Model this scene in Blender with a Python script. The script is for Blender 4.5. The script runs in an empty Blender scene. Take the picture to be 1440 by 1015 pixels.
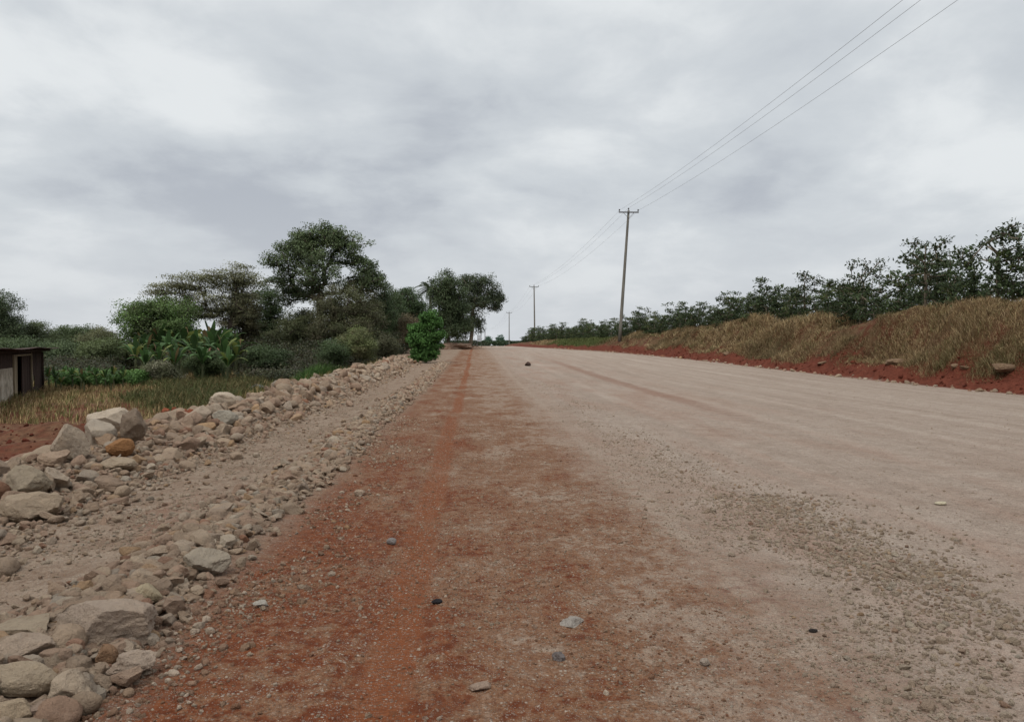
import bpy, math, random
import numpy as np
from mathutils import Vector, Matrix

SEED = 7
rng = np.random.default_rng(SEED)
random.seed(SEED)
R = math.radians
scene = bpy.context.scene
COL = scene.collection

# ------------------------------------------------------------------ camera
EYE = 1.5
W0, H0, F0 = 1440.0, 1015.0, 1100.0          # photo size and focal length in its pixels
VPX, VPY = 668.0, 482.0                       # where the road direction (+Y) meets the horizon
yaw = math.atan((W0/2 - VPX)/F0)
pitch = -math.atan((H0/2 - VPY)/F0)
cam_d = bpy.data.cameras.new('camera')
cam = bpy.data.objects.new('camera', cam_d)
COL.objects.link(cam)
cam_d.sensor_width = 36.0
cam_d.lens = 36.0*F0/W0
cam_d.clip_start = 0.05
cam_d.clip_end = 9000
CAMROT = Matrix.Rotation(-yaw, 3, 'Z') @ Matrix.Rotation(R(90)+pitch, 3, 'X')
cam.matrix_world = Matrix.Translation((0, 0, EYE)) @ CAMROT.to_4x4()
scene.camera = cam

def ray(px, py):
    d = CAMROT @ Vector(((px - W0/2)/F0, -(py - H0/2)/F0, -1.0))
    return d / d.y

def at(px, py, Y):                            # world point on a sight line at forward distance Y
    d = ray(px, py)
    return Vector((d.x*Y, Y, EYE + d.z*Y))

# ------------------------------------------------------------------ noise
def _hash(i, j, s):
    h = (i.astype(np.int64)*374761393 + j.astype(np.int64)*668265263 + s*982451653) & 0xffffffff
    h = ((h ^ (h >> 13))*1274126177) & 0xffffffff
    h = (h ^ (h >> 16)) & 0xffffffff
    return h.astype(np.float64)/4294967295.0

def vnoise(x, y, s=0):
    x = np.asarray(x, float); y = np.asarray(y, float)
    i = np.floor(x); j = np.floor(y)
    fx = x - i; fy = y - j
    fx = fx*fx*fx*(fx*(fx*6-15)+10); fy = fy*fy*fy*(fy*(fy*6-15)+10)
    a = _hash(i, j, s); b = _hash(i+1, j, s); c = _hash(i, j+1, s); d = _hash(i+1, j+1, s)
    return (a*(1-fx)+b*fx)*(1-fy) + (c*(1-fx)+d*fx)*fy - .5

def fbm(x, y, s=0, o=4):
    t = 0; a = 1.0
    for k in range(o):
        t = t + a*vnoise(x*2**k, y*2**k, s+k*17); a *= .5
    return t

def sstep(t):
    t = np.clip(t, 0, 1)
    return t*t*(3-2*t)

# ------------------------------------------------------------------ terrain
_ty = np.arange(-60, 4000, 1.0)
def table(pts, sm=6):
    xs, ys = zip(*pts)
    v = np.interp(_ty, xs, ys)
    k = np.exp(-np.linspace(-2, 2, 2*sm+1)**2); k /= k.sum()
    return np.convolve(np.pad(v, sm, mode='edge'), k, mode='valid')
_XR = table([(-60,16),(50,15.7),(60,15.3),(70,14.5),(82,13.2),(95,11.8),(110,10.6),(140,9.3),(180,8.5),(285,6.5),(400,5)])
_RISE = table([(-60,0),(28,0),(45,.15),(60,.35),(82,.6),(110,.72),(180,.76),(230,.3),(300,-1),(500,-6),(1000,-12),(4000,-16)])
_BANK = table([(-60,2.8),(24,2.95),(31,2.85),(36.5,2.25),(44,2.35),(53,2.5),(67,1.9),(80,1.45),(94,1.1),(130,.95),(190,.8),(400,.6)], 2)
_RIDGE = table([(-60,.12),(6,.10),(9,.16),(12,.24),(16,.30),(30,.32),(45,.34),(52,.30),(57,.05),(62,0),(4000,0)], 2)
_DROPX = table([(-60,-5.2),(50,-5.2),(62,-6.2),(80,-8.0),(100,-9.5),(4000,-11)])
def tb(t, Y): return np.interp(Y, _ty, t)

def ucoord(X, Y):
    xr = tb(_XR, Y)
    return np.where(X < 2, X, np.where(X < xr, 2+(X-2)*14.0/(xr-2), 16+X-xr))

def height(X, Y):
    X = np.asarray(X, float); Y = np.asarray(Y, float)
    u = ucoord(X, Y)
    z = tb(_RISE, Y).copy()
    dx = tb(_DROPX, Y)
    near = np.clip(1-(Y-60)/120, 0, 1)
    # ruts and compacted road texture
    z += .010*fbm(X*.9, Y*.25, 3, 4)*(u > -3.2)
    z += .006*fbm(X*4, Y*2, 31, 3)*np.clip(1-(Y-20)/30, 0, 1)
    z += (.012*fbm(X*9, Y*7, 33, 3)+.02*np.maximum(0, fbm(X*2.2, Y*1.6, 36, 3)))*np.clip(1-(Y-12)/20, 0, 1)*((u > -3.2) & (u < 4))
    z -= .016*np.exp(-((u+.42)/.13)**2) * (.6+.8*vnoise(Y*.3, X*0, 4))
    z += .010*np.exp(-((u+.16)/.07)**2)
    z += .010*np.exp(-((u+.68)/.08)**2)
    z += .035*np.exp(-((u-2.5)/.38)**2)*(.7+1.2*vnoise(X*1.5, Y*.7, 5))*near
    z += .03*np.exp(-((u-5.3)/.5)**2)*(.4+1.6*vnoise(X*.7, Y*.2, 6))*near
    # loose stone band beside the gravel track
    z += near*.05*np.exp(-((u+2.1)/.45)**2)*(.8+1.2*vnoise(X*2, Y*1.2, 8))
    # stone ridge
    rd = tb(_RIDGE, Y)
    w = np.where(u > -4.6, .75, .85)
    z += rd*np.exp(-((u+4.6)/w)**2)*(.95+.7*vnoise(X*.6, Y*.55, 9)) + rd*.35*fbm(X*1.6, Y*1.6, 10, 3)*np.exp(-((u+4.3)/1.1)**2)
    # drop to the yard
    dr = sstep((dx-u)/1.9)
    yard = -.95 - .35*sstep((-u-14)/30) + .10*fbm(X*.35, Y*.35, 12, 3)
    z += .42*np.exp(-((X+9.6)/2.4)**2-((Y-19.3)/1.7)**2)*(1+.8*vnoise(X*1.3, Y*1.3, 27)) + dr*near*.05*fbm(X*1.8, Y*1.8, 28, 3)
    z += dr*(yard - .35*tb(_RISE, Y)*(Y < 300))
    # red berm and grassy bank
    b = tb(_BANK, Y)
    n1 = fbm(X*.35, Y*.28, 14, 3)
    b1 = (.55+.35*vnoise(X*.4, Y*.4, 15))*np.minimum(1, b/1.3)
    t1 = sstep((u-16-.25*vnoise(X*0, Y*.5, 16))/1.15)
    t2 = sstep((u-16.9-.5*n1)/(2.1+.6*n1))
    z += b1*t1 + (b - b1 + .55*n1*np.minimum(1, b/1.6))*t2
    z += t1*(1-t2)*(.14*fbm(X*2.2, Y*2.2, 18, 4))
    z += t2*(.010*np.clip(u-19, 0, 60)) + t2*.62*fbm(X*.75, Y*.6, 19, 4)*np.clip(b/2, 0, 1)
    # far land rolls away
    z += np.clip((np.abs(X)-60)/300, 0, 1)*2.0*fbm(X*.004, Y*.004, 21, 3)
    return z

def hz(x, y): return float(height(np.array([x]), np.array([y]))[0])

def ground_hit(px, py, dmax=400):
    d = ray(px, py)
    ys = np.concatenate([np.arange(2, 20, .01), np.arange(20, dmax, .1)])
    zz = height(d.x*ys, ys)
    k = np.argmax(EYE + d.z*ys <= zz)
    return Vector((d.x*ys[k], ys[k], zz[k]))

# ------------------------------------------------------------------ mesh helpers
def raw_mesh(name, verts, tris=None, quads=None, attrs=None, smooth=True, mat_idx=None):
    me = bpy.data.meshes.new(name)
    verts = np.ascontiguousarray(verts, dtype=np.float32)
    nt = 0 if tris is None else len(tris)
    nq = 0 if quads is None else len(quads)
    loops = []
    if nt: loops.append(np.asarray(tris, dtype=np.int32).ravel())
    if nq: loops.append(np.asarray(quads, dtype=np.int32).ravel())
    loops = np.concatenate(loops)
    starts = np.concatenate([np.arange(nt)*3, nt*3+np.arange(nq)*4]).astype(np.int32)
    me.vertices.add(len(verts)); me.vertices.foreach_set('co', verts.ravel())
    me.loops.add(len(loops)); me.loops.foreach_set('vertex_index', loops)
    me.polygons.add(nt+nq); me.polygons.foreach_set('loop_start', starts)
    me.polygons.foreach_set('use_smooth', np.full(nt+nq, smooth))
    if attrs:
        for k, v in attrs.items():
            v = np.asarray(v, dtype=np.float32)
            if v.ndim == 1:
                a = me.attributes.new(k, 'FLOAT', 'POINT'); a.data.foreach_set('value', v)
            else:
                if v.shape[1] == 3: v = np.concatenate([v, np.ones((len(v), 1), np.float32)], 1)
                a = me.attributes.new(k, 'FLOAT_COLOR', 'POINT'); a.data.foreach_set('color', np.ascontiguousarray(v).ravel())
    me.update(calc_edges=True)
    return me

def obj(name, me, mat=None, parent=None, loc=None, rz=0):
    o = bpy.data.objects.new(name, me)
    COL.objects.link(o)
    if mat is not None and len(me.materials) == 0: me.materials.append(mat)
    if parent is not None: o.parent = parent
    if loc is not None: o.location = loc
    if rz: o.rotation_euler = (0, 0, rz)
    return o

def empty(name, loc=(0, 0, 0), rz=0):
    o = bpy.data.objects.new(name, None)
    o.empty_display_size = .3
    COL.objects.link(o); o.location = loc; o.rotation_euler = (0, 0, rz)
    return o

def tag(o, label=None, cat=None, group=None, kind=None):
    if label: o['label'] = label
    if cat: o['category'] = cat
    if group: o['group'] = group
    if kind: o['kind'] = kind
    return o

class MB:                                     # collects shapes, links them as one mesh
    def __init__(s): s.v = []; s.t = []; s.q = []; s.c = []; s.n = 0
    def add(s, v, t=None, q=None, c=None):
        v = np.asarray(v, float)
        s.v.append(v)
        if t is not None and len(t): s.t.append(np.asarray(t, int)+s.n)
        if q is not None and len(q): s.q.append(np.asarray(q, int)+s.n)
        s.c.append(np.ones((len(v), 3)) if c is None else (np.tile(np.asarray(c, float), (len(v), 1)) if np.ndim(c) == 1 else np.asarray(c, float)))
        s.n += len(v)
    def mesh(s, name, smooth=False):
        return raw_mesh(name, np.concatenate(s.v), np.concatenate(s.t) if s.t else None,
                        np.concatenate(s.q) if s.q else None, {'tint': np.concatenate(s.c)}, smooth)
    def box(s, x0, x1, y0, y1, z0, z1, c=None):
        v = [(x, y, z) for z in (z0, z1) for x, y in ((x0, y0), (x1, y0), (x1, y1), (x0, y1))]
        s.add(v, None, [(3,2,1,0),(4,5,6,7),(0,1,5,4),(1,2,6,5),(2,3,7,6),(3,0,4,7)], c)
    def tube(s, pts, rad, n=6, cap=True, c=None):
        pts = np.asarray(pts, float); m = len(pts)
        rad = np.broadcast_to(np.asarray(rad, float), (m,))
        tan = np.gradient(pts, axis=0)
        tan /= np.linalg.norm(tan, axis=1, keepdims=True)+1e-9
        ref = np.where(np.abs(tan[:, 2:3]) > .9, np.array([[1., 0, 0]]), np.array([[0, 0, 1.]]))
        a = np.cross(tan, ref); a /= np.linalg.norm(a, axis=1, keepdims=True)+1e-9
        b = np.cross(tan, a)
        th = np.arange(n)*2*np.pi/n
        v = pts[:, None] + rad[:, None, None]*(np.cos(th)[None, :, None]*a[:, None]+np.sin(th)[None, :, None]*b[:, None])
        v = v.reshape(-1, 3)
        i = np.arange(m-1)[:, None]*n; j = np.arange(n)[None]; k = (j+1) % n
        q = np.stack([i+j, i+k, i+n+k, i+n+j], -1).reshape(-1, 4)
        t = []
        if cap:
            v = np.concatenate([v, pts[:1], pts[-1:]])
            t = [(m*n, (j_+1) % n, j_) for j_ in range(n)] + [(m*n+1, (m-1)*n+j_, (m-1)*n+(j_+1) % n) for j_ in range(n)]
        s.add(v, t, q, c)

def soft_normals(me, nrm):
    """foliage shaded by the rounded form of its clump"""
    a = me.attributes.new('custom_normal', 'FLOAT_VECTOR', 'POINT')
    a.data.foreach_set('vector', np.ascontiguousarray(nrm, dtype=np.float32).ravel())
    me.update()

def unit_rand(n):
    v = rng.normal(size=(n, 3)); return v/np.linalg.norm(v, axis=1, keepdims=True)

def leaf_cards(centers, length, width, tint, up=.35, droop=0., nrm=None):
    """many leaf-sized rhombs; returns verts, quads, colours"""
    n = len(centers)
    L = np.broadcast_to(np.asarray(length, float), (n,)); Wd = np.broadcast_to(np.asarray(width, float), (n,))
    d = unit_rand(n); d[:, 2] = d[:, 2]*.6 - droop; d /= np.linalg.norm(d, axis=1, keepdims=True)
    nn = unit_rand(n)
    nn[:, 2] = np.abs(nn[:, 2])+up
    s = np.cross(nn, d); s /= np.linalg.norm(s, axis=1, keepdims=True)+1e-9
    fn = np.cross(d, s)
    if nrm is not None:
        sg = np.sign((fn*nrm).sum(1)); sg[sg == 0] = 1
        s = s*sg[:, None]
        fn = fn*sg[:, None]
    bend = np.cross(d, s)*(L*.12)[:, None]
    p0 = centers - d*(L/2)[:, None]; p2 = centers + d*(L/2)[:, None] - bend
    m = centers + d*(L*.05)[:, None] + bend*.3
    p1 = m + s*(Wd/2)[:, None]; p3 = m - s*(Wd/2)[:, None]
    v = np.stack([p0, p1, p2, p3], 1).reshape(-1, 3)
    q = np.arange(n*4).reshape(n, 4)
    c = np.repeat(tint, 4, axis=0)
    return v, q, c

def leaf_mesh(name, P, L, Wd, tint, out, up=.35, droop=0., soft=.8):
    """leaf cards whose shading follows the outward direction of their clump"""
    out = out/(np.linalg.norm(out, axis=1, keepdims=True)+1e-6)
    g = out*.8+np.array([0, 0, .55])+unit_rand(len(P))*(1-soft)
    g /= np.linalg.norm(g, axis=1, keepdims=True)+1e-6
    v, q, c = leaf_cards(P, L, Wd, tint, up, droop, g)
    me = raw_mesh(name, v, None, q[:, ::-1] if LEAF_FLIP else q, {'tint': c}, True)
    soft_normals(me, np.repeat(g, 4, axis=0))
    return me
LEAF_FLIP = True

# ------------------------------------------------------------------ node helpers
def new_mat(name):
    m = bpy.data.materials.new(name); m.use_nodes = True
    nt = m.node_tree; nt.nodes.clear()
    return m, NT(nt)

class NT:
    def __init__(s, nt): s.nt = nt
    def n(s, typ, **kw):
        nd = s.nt.nodes.new(typ)
        for k, v in kw.items(): setattr(nd, k, v)
        return nd
    def link(s, a, b): s.nt.links.new(a, b)
    def put(s, sock, v):
        if isinstance(v, bpy.types.NodeSocket): s.link(v, sock)
        elif v is not None:
            if sock.type in ('RGBA',) and len(v) == 3: v = (*v, 1)
            sock.default_value = v
    def math(s, op, a, b=None, c=None, clamp=False):
        nd = s.n('ShaderNodeMath', operation=op, use_clamp=clamp)
        s.put(nd.inputs[0], a)
        if b is not None: s.put(nd.inputs[1], b)
        if c is not None: s.put(nd.inputs[2], c)
        return nd.outputs[0]
    def add(s, a, b): return s.math('ADD', a, b)
    def sub(s, a, b): return s.math('SUBTRACT', a, b)
    def mul(s, a, b): return s.math('MULTIPLY', a, b)
    def ramp(s, v, a, b, o0=0., o1=1.):
        nd = s.n('ShaderNodeMapRange', interpolation_type='SMOOTHSTEP')
        s.put(nd.inputs[0], v); s.put(nd.inputs[1], a); s.put(nd.inputs[2], b); s.put(nd.inputs[3], o0); s.put(nd.inputs[4], o1)
        return nd.outputs[0]
    def lin(s, v, a, b, o0=0., o1=1.):
        nd = s.n('ShaderNodeMapRange'); nd.clamp = True
        s.put(nd.inputs[0], v); s.put(nd.inputs[1], a); s.put(nd.inputs[2], b); s.put(nd.inputs[3], o0); s.put(nd.inputs[4], o1)
        return nd.outputs[0]
    def mix(s, f, a, b, blend='MIX'):
        nd = s.n('ShaderNodeMix', data_type='RGBA', blend_type=blend)
        s.put(nd.inputs[0], f); s.put(nd.inputs[6], a); s.put(nd.inputs[7], b)
        return nd.outputs[2]
    def noise(s, vec, scale, detail=3, rough=.5, dist=0., col=False):
        nd = s.n('ShaderNodeTexNoise')
        s.put(nd.inputs['Vector'], vec); nd.inputs['Scale'].default_value = scale
        nd.inputs['Detail'].default_value = detail; nd.inputs['Roughness'].default_value = rough
        nd.inputs['Distortion'].default_value = dist
        return nd.outputs['Color' if col else 'Fac']
    def voro(s, vec, scale, feature='F1', rnd=1.):
        nd = s.n('ShaderNodeTexVoronoi', feature=feature)
        s.put(nd.inputs['Vector'], vec); nd.inputs['Scale'].default_value = scale
        nd.inputs['Randomness'].default_value = rnd
        return nd
    def scale(s, vec, xyz):
        nd = s.n('ShaderNodeVectorMath', operation='MULTIPLY'); s.put(nd.inputs[0], vec); nd.inputs[1].default_value = xyz
        return nd.outputs[0]
    def attr(s, name, out='Fac'):
        nd = s.n('ShaderNodeAttribute'); nd.attribute_name = name; return nd.outputs[out]
    def bump(s, h, strength=1., dist=.01, normal=None):
        nd = s.n('ShaderNodeBump'); s.put(nd.inputs['Height'], h)
        nd.inputs['Strength'].default_value = strength; nd.inputs['Distance'].default_value = dist
        if normal is not None: s.link(normal, nd.inputs['Normal'])
        return nd.outputs[0]
    def surf(s, col, rough=.95, normal=None, spec=.15, trans=None):
        b = s.n('ShaderNodeBsdfPrincipled')
        s.put(b.inputs['Base Color'], col); s.put(b.inputs['Roughness'], rough)
        b.inputs['Specular IOR Level'].default_value = spec
        if normal is not None: s.link(normal, b.inputs['Normal'])
        out = s.n('ShaderNodeOutputMaterial')
        sh = b.outputs[0]
        if trans:
            t = s.n('ShaderNodeBsdfTranslucent'); s.put(t.inputs[0], col)
            mx = s.n('ShaderNodeMixShader'); mx.inputs[0].default_value = trans
            s.link(sh, mx.inputs[1]); s.link(t.outputs[0], mx.inputs[2]); sh = mx.outputs[0]
        s.link(sh, out.inputs[0])

# ------------------------------------------------------------------ materials
def ground_material():
    m, g = new_mat('bare_ground')
    pos = g.n('ShaderNodeNewGeometry').outputs['Position']
    u = g.attr('u')
    sep = g.n('ShaderNodeSeparateXYZ'); g.link(pos, sep.inputs[0])
    Y = sep.outputs[1]
    long_v = g.scale(pos, (1., .28, 1.))
    streak_v = g.scale(pos, (1., .035, 1.))
    nA = g.noise(long_v, .9, 5, .6)           # big patches, stretched along the road
    nB = g.noise(pos, 2.6, 5, .6)
    nC = g.noise(pos, 14., 4, .65)
    nF = g.noise(pos, 75., 4, .7)
    nS = g.noise(streak_v, 2.2, 5, .62)
    nS2 = g.noise(streak_v, 9., 4, .6)
    un = g.add(u, g.add(g.mul(g.sub(nA, .5), 1.4), g.add(g.mul(g.sub(nB, .5), 1.1), g.mul(g.sub(nC, .5), 1.0))))
    un2 = g.add(u, g.add(g.mul(g.sub(nB, .5), .55), g.mul(g.sub(nC, .5), .25)))
    # red shoulder
    nD = g.noise(g.scale(pos, (1., .55, 1.)), 1.35, 6, .68)
    nE = g.noise(pos, 5.5, 5, .7)
    red = g.mix(g.ramp(nC, .35, .68), (.128, .036, .015), (.215, .072, .029))
    brown = g.mix(g.ramp(nF, .3, .7), (.152, .066, .033), (.262, .148, .087))
    dust = g.mix(g.ramp(nF, .3, .7), (.245, .162, .112), (.345, .258, .192))
    pat = g.add(g.add(g.mul(nD, .62), g.mul(nE, .36)), g.mul(g.sub(nC, .5), .30))
    pat = g.add(pat, .01)
    bias = g.add(g.add(g.lin(u, -1.4, 1.9, -.058, .080), g.add(g.lin(Y, 3.0, 26., -.036, .036), g.mul(g.lin(u, .2, -.9), g.lin(Y, 8., 3.5, 0., -.045)))), g.mul(g.sub(nA, .5), .16))
    kk = g.add(pat, bias)
    shoulder = g.mix(g.ramp(kk, .395, .475), red, brown)
    shoulder = g.mix(g.ramp(kk, .49, .60), shoulder, dust)
    shoulder = g.mix(g.mul(g.ramp(nE, .52, .36), .35), shoulder, (.11, .05, .03))
    # tyre print in the shoulder
    ty = g.mul(g.ramp(g.math('ABSOLUTE', g.add(g.add(u, .42), g.mul(g.sub(g.noise(g.scale(pos, (0, .12, 0)), 1., 1), .5), .3))), .17, .06), g.mul(g.ramp(g.noise(g.scale(pos, (.6, .22, 1)), 1.6, 3, .6), .28, .50), .85))
    shoulder = g.mix(ty, shoulder, (.215, .074, .031))
    # grey carriageway
    roadc = g.mix(g.ramp(g.add(g.mul(nS, .6), g.mul(nB, .4)), .34, .66), (.312, .240, .188), (.425, .345, .280))
    roadc = g.mix(g.mul(g.ramp(nS2, .48, .75), .32), roadc, (.43, .355, .29))
    pink = g.mul(g.ramp(g.add(g.mul(nA, .6), g.mul(nS, .5)), .48, .70), g.ramp(u, 11., 3.))
    roadc = g.mix(g.mul(pink, .60), roadc, (.275, .155, .105))
    roadc = g.mix(g.mul(g.ramp(g.add(g.mul(nF, .6), g.mul(nC, .4)), .42, .66), .55), roadc, (.155, .108, .080))
    for uu, ww, am in ((3.9, .2, .22), (5.9, .28, .2), (7.6, .18, .28), (9.5, .3, .24), (11.6, .25, .28), (13.3, .3, .2)):
        wob = g.mul(g.sub(g.noise(g.scale(pos, (.02, .05, 0)), 1.+uu*.1, 2), .5), 1.6)
        bd = g.ramp(g.math('ABSOLUTE', g.sub(g.add(u, wob), uu)), ww*1.5, ww*.3)
        roadc = g.mix(g.mul(bd, g.mul(g.ramp(g.add(g.mul(nB, .5), g.mul(nS, .5)), .36, .6), am)), roadc, (.47, .395, .325))
    redline = g.mul(g.mul(g.ramp(g.math('ABSOLUTE', g.sub(un2, 5.4)), .5, .1), g.ramp(Y, 13., 20.)), g.mul(g.ramp(Y, 62., 45.), .45))
    roadc = g.mix(redline, roadc, (.20, .085, .05))
    col = g.mix(g.ramp(un, .75, 2.5), shoulder, roadc)
    edge = g.ramp(g.math('ABSOLUTE', g.sub(g.add(u, g.mul(g.sub(nB, .5), .35)), 1.62)), .13, .03)
    col = g.mix(g.mul(edge, g.mul(g.ramp(nE, .35, .6), .45)), col, (.37, .295, .23))
    # gravel track on the left
    trk = g.mix(g.ramp(g.add(g.mul(nB, .6), g.mul(nC, .4)), .38, .62), (.215, .145, .100), (.305, .230, .168))
    trk = g.mix(g.mul(g.ramp(nF, .45, .7), .4), trk, (.15, .10, .07))
    trk = g.mix(g.mul(g.ramp(nA, .58, .7), .55), trk, (.20, .085, .05))
    far_l = g.lin(Y, 50., 75., 0., 1.)
    col = g.mix(g.ramp(g.add(un2, g.mul(g.sub(nE, .5), .5)), -1.25, -1.85), col, trk)
    # yard
    yard = g.mix(g.ramp(g.noise(pos, .5, 5, .6), .40, .62), (.120, .036, .021), (.17, .105, .060))
    yard = g.mix(g.ramp(nE, .42, .62, 0, .7), yard, (.075, .034, .02))
    yard = g.mix(g.ramp(nC, .55, .7, 0, .5), yard, (.21, .10, .055))
    dx = g.lin(Y, 50., 100., -5.3, -9.5)
    col = g.mix(g.ramp(g.sub(g.add(un2, 0.), dx), .15, -.45), col, yard)
    # red berm and bank soil
    berm = g.mix(g.ramp(g.add(g.mul(nC, .6), g.mul(nB, .5)), .4, .68), (.085, .024, .014), (.150, .044, .026))
    bank = g.mix(g.ramp(g.noise(pos, .7, 6, .65), .45, .6), (.115, .068, .036), (.10, .034, .02))
    bk = g.mix(g.ramp(un2, 17.1, 17.7), berm, bank)
    col = g.mix(g.ramp(un2, 15.75, 16.15), col, bk)
    # embedded small stones
    v1 = g.voro(pos, 46.); v2 = g.voro(pos, 120.); v3 = g.voro(pos, 17.)
    peb = g.mix(g.n('ShaderNodeSeparateColor').outputs[0], (.3, .2, .15), (.3, .2, .15))
    sc1 = g.n('ShaderNodeSeparateColor'); g.link(v1.outputs['Color'], sc1.inputs[0])
    sc2 = g.n('ShaderNodeSeparateColor'); g.link(v2.outputs['Color'], sc2.inputs[0])
    pc = g.mix(sc1.outputs[1], (.20, .125, .085), (.50, .42, .34))
    pc2 = g.mix(sc2.outputs[1], (.13, .075, .05), (.54, .46, .38))
    m1 = g.mul(g.ramp(v1.outputs['Distance'], .42, .30), g.ramp(sc1.outputs[0], .66, .70))
    m2 = g.mul(g.ramp(v2.outputs['Distance'], .45, .30), g.ramp(sc2.outputs[0], .48, .54))
    offbank = g.mul(g.ramp(u, 15.9, 15.5), g.ramp(u, -6.5, -5.5))
    m1 = g.mul(m1, offbank); m2 = g.mul(m2, offbank)
    dens = g.ramp(g.add(g.mul(nB, .7), g.mul(nC, .5)), .45, .75, .35, 1.)
    fade = g.ramp(Y, 45., 14., .45, 1.)
    col = g.mix(g.mul(g.mul(m2, dens), g.mul(fade, .90)), col, pc2)
    col = g.mix(g.mul(g.mul(m1, dens), g.mul(fade, .88)), col, pc)
    gap_shade = g.mul(g.ramp(v1.outputs['Distance'], .52, .72), g.mul(offbank, g.ramp(nE, .42, .62)))  # shade in the gaps between pebbles, put into the ground colour
    col = g.mix(g.mul(gap_shade, .45), col, g.mix(1., col, (.45, .40, .36), 'MULTIPLY'))
    h = g.add(g.mul(g.sub(.5, v1.outputs['Distance']), g.mul(m1, .9)), g.mul(g.sub(.5, v2.outputs['Distance']), g.mul(m2, .4)))
    h = g.add(h, g.add(g.mul(nF, .45), g.mul(nC, 1.1)))
    # tread bars
    tr = g.n('ShaderNodeTexWave', wave_type='BANDS', bands_direction='Y'); g.put(tr.inputs['Vector'], pos)
    tr.inputs['Scale'].default_value = 9.; tr.inputs['Distortion'].default_value = 1.2
    h = g.add(h, g.mul(g.mul(tr.outputs['Fac'], ty), .35))
    h = g.add(h, g.mul(nE, 1.6))
    nor = g.bump(h, 1., .03)
    g.surf(col, .97, nor, .08)
    return m

def rock_material():
    m, g = new_mat('weathered_stone')
    tc = g.n('ShaderNodeTexCoord').outputs['Object']
    pos = g.n('ShaderNodeNewGeometry').outputs['Position']
    oi = g.n('ShaderNodeObjectInfo')
    base = g.mix(1., g.attr('tint', 'Color'), oi.outputs['Color'], 'MULTIPLY')
    n1 = g.noise(pos, 7., 6, .7); n2 = g.noise(pos, 38., 5, .75); n3 = g.noise(pos, 150., 3, .7)
    c = g.mix(g.ramp(n1, .35, .7, 0, .55), base, g.mix(1., base, (1.25, 1.2, 1.12), 'MULTIPLY'))
    c = g.mix(g.ramp(n1, .50, .30, 0, .45), c, g.mix(1., base, (.72, .60, .50), 'MULTIPLY'))
    c = g.mix(g.ramp(n2, .55, .75, 0, .45), c, g.mix(1., base, (.55, .48, .42), 'MULTIPLY'))
    c = g.mix(g.ramp(n2, .42, .28, 0, .35), c, g.mix(1., base, (1.35, 1.32, 1.25), 'MULTIPLY'))
    h = g.add(g.add(g.mul(n1, 2.2), n2), g.mul(n3, .35))
    g.surf(c, .95, g.bump(h, 1., .035), .08)
    return m

def leaf_material(name, trans=.25, rough=.6, spec=.25):
    m, g = new_mat(name)
    oi = g.n('ShaderNodeObjectInfo')
    c = g.mix(1., g.attr('tint', 'Color'), oi.outputs['Color'], 'MULTIPLY')
    g.surf(c, rough, None, spec, trans)
    return m

def bark_material(name, c0, c1):
    m, g = new_mat(name)
    tc = g.n('ShaderNodeTexCoord').outputs['Object']
    v = g.scale(tc, (1, 1, .22))
    n1 = g.noise(v, 9., 5, .7)
    c = g.mix(g.ramp(n1, .35, .68), c0, c1)
    g.surf(c, .92, g.bump(n1, .7, .03), .12)
    return m

def plain_material(name, c0, c1, scale=6., rough=.85, bump=.4, stretch=(1, 1, 1), spec=.2, metal=0.):
    m, g = new_mat(name)
    tc = g.n('ShaderNodeTexCoord').outputs['Object']
    n1 = g.noise(g.scale(tc, stretch), scale, 6, .7)
    c = g.mix(g.ramp(n1, .34, .68), c0, c1)
    g.surf(c, rough, g.bump(n1, bump, .02), spec)
    return m

M_GROUND = ground_material()
M_ROCK = rock_material()
M_LEAF = leaf_material('tree_leaves', .32)
M_BLEAF = leaf_material('broad_leaves', .30, .65, .2)
M_GRASS = leaf_material('grass_blades', .25, .8, .1)
M_BARK = bark_material('tree_bark', (.060, .045, .034), (.15, .12, .095))
M_BARKP = bark_material('pale_bark', (.13, .105, .075), (.26, .215, .16))
M_POLE = plain_material('treated_timber', (.13, .12, .10), (.25, .235, .20), 5., .9, .5, (1, 1, .08))
M_METAL = plain_material('galvanised_steel', (.08, .08, .08), (.15, .15, .15), 12., .6, .1, spec=.4)
M_CERAM = plain_material('brown_glaze', (.035, .028, .028), (.06, .05, .05), 8., .3, .05, spec=.5)
M_WIRE = plain_material('aluminium_cable', (.19, .19, .195), (.25, .25, .255), 3., .6, 0.)
M_PLASTER = plain_material('stained_plaster', (.20, .165, .125), (.44, .385, .31), 1.8, .95, .3)
M_TIMBER = plain_material('weathered_timber', (.14, .105, .065), (.27, .22, .15), 8., .9, .4, (1, 1, .1))
M_DPLANK = plain_material('dark_planks', (.022, .013, .010), (.060, .036, .028), 7., .95, .5, (1, 1, .1))
M_RUST = plain_material('rusted_iron', (.040, .028, .026), (.10, .060, .048), 3., .8, .3)

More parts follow.
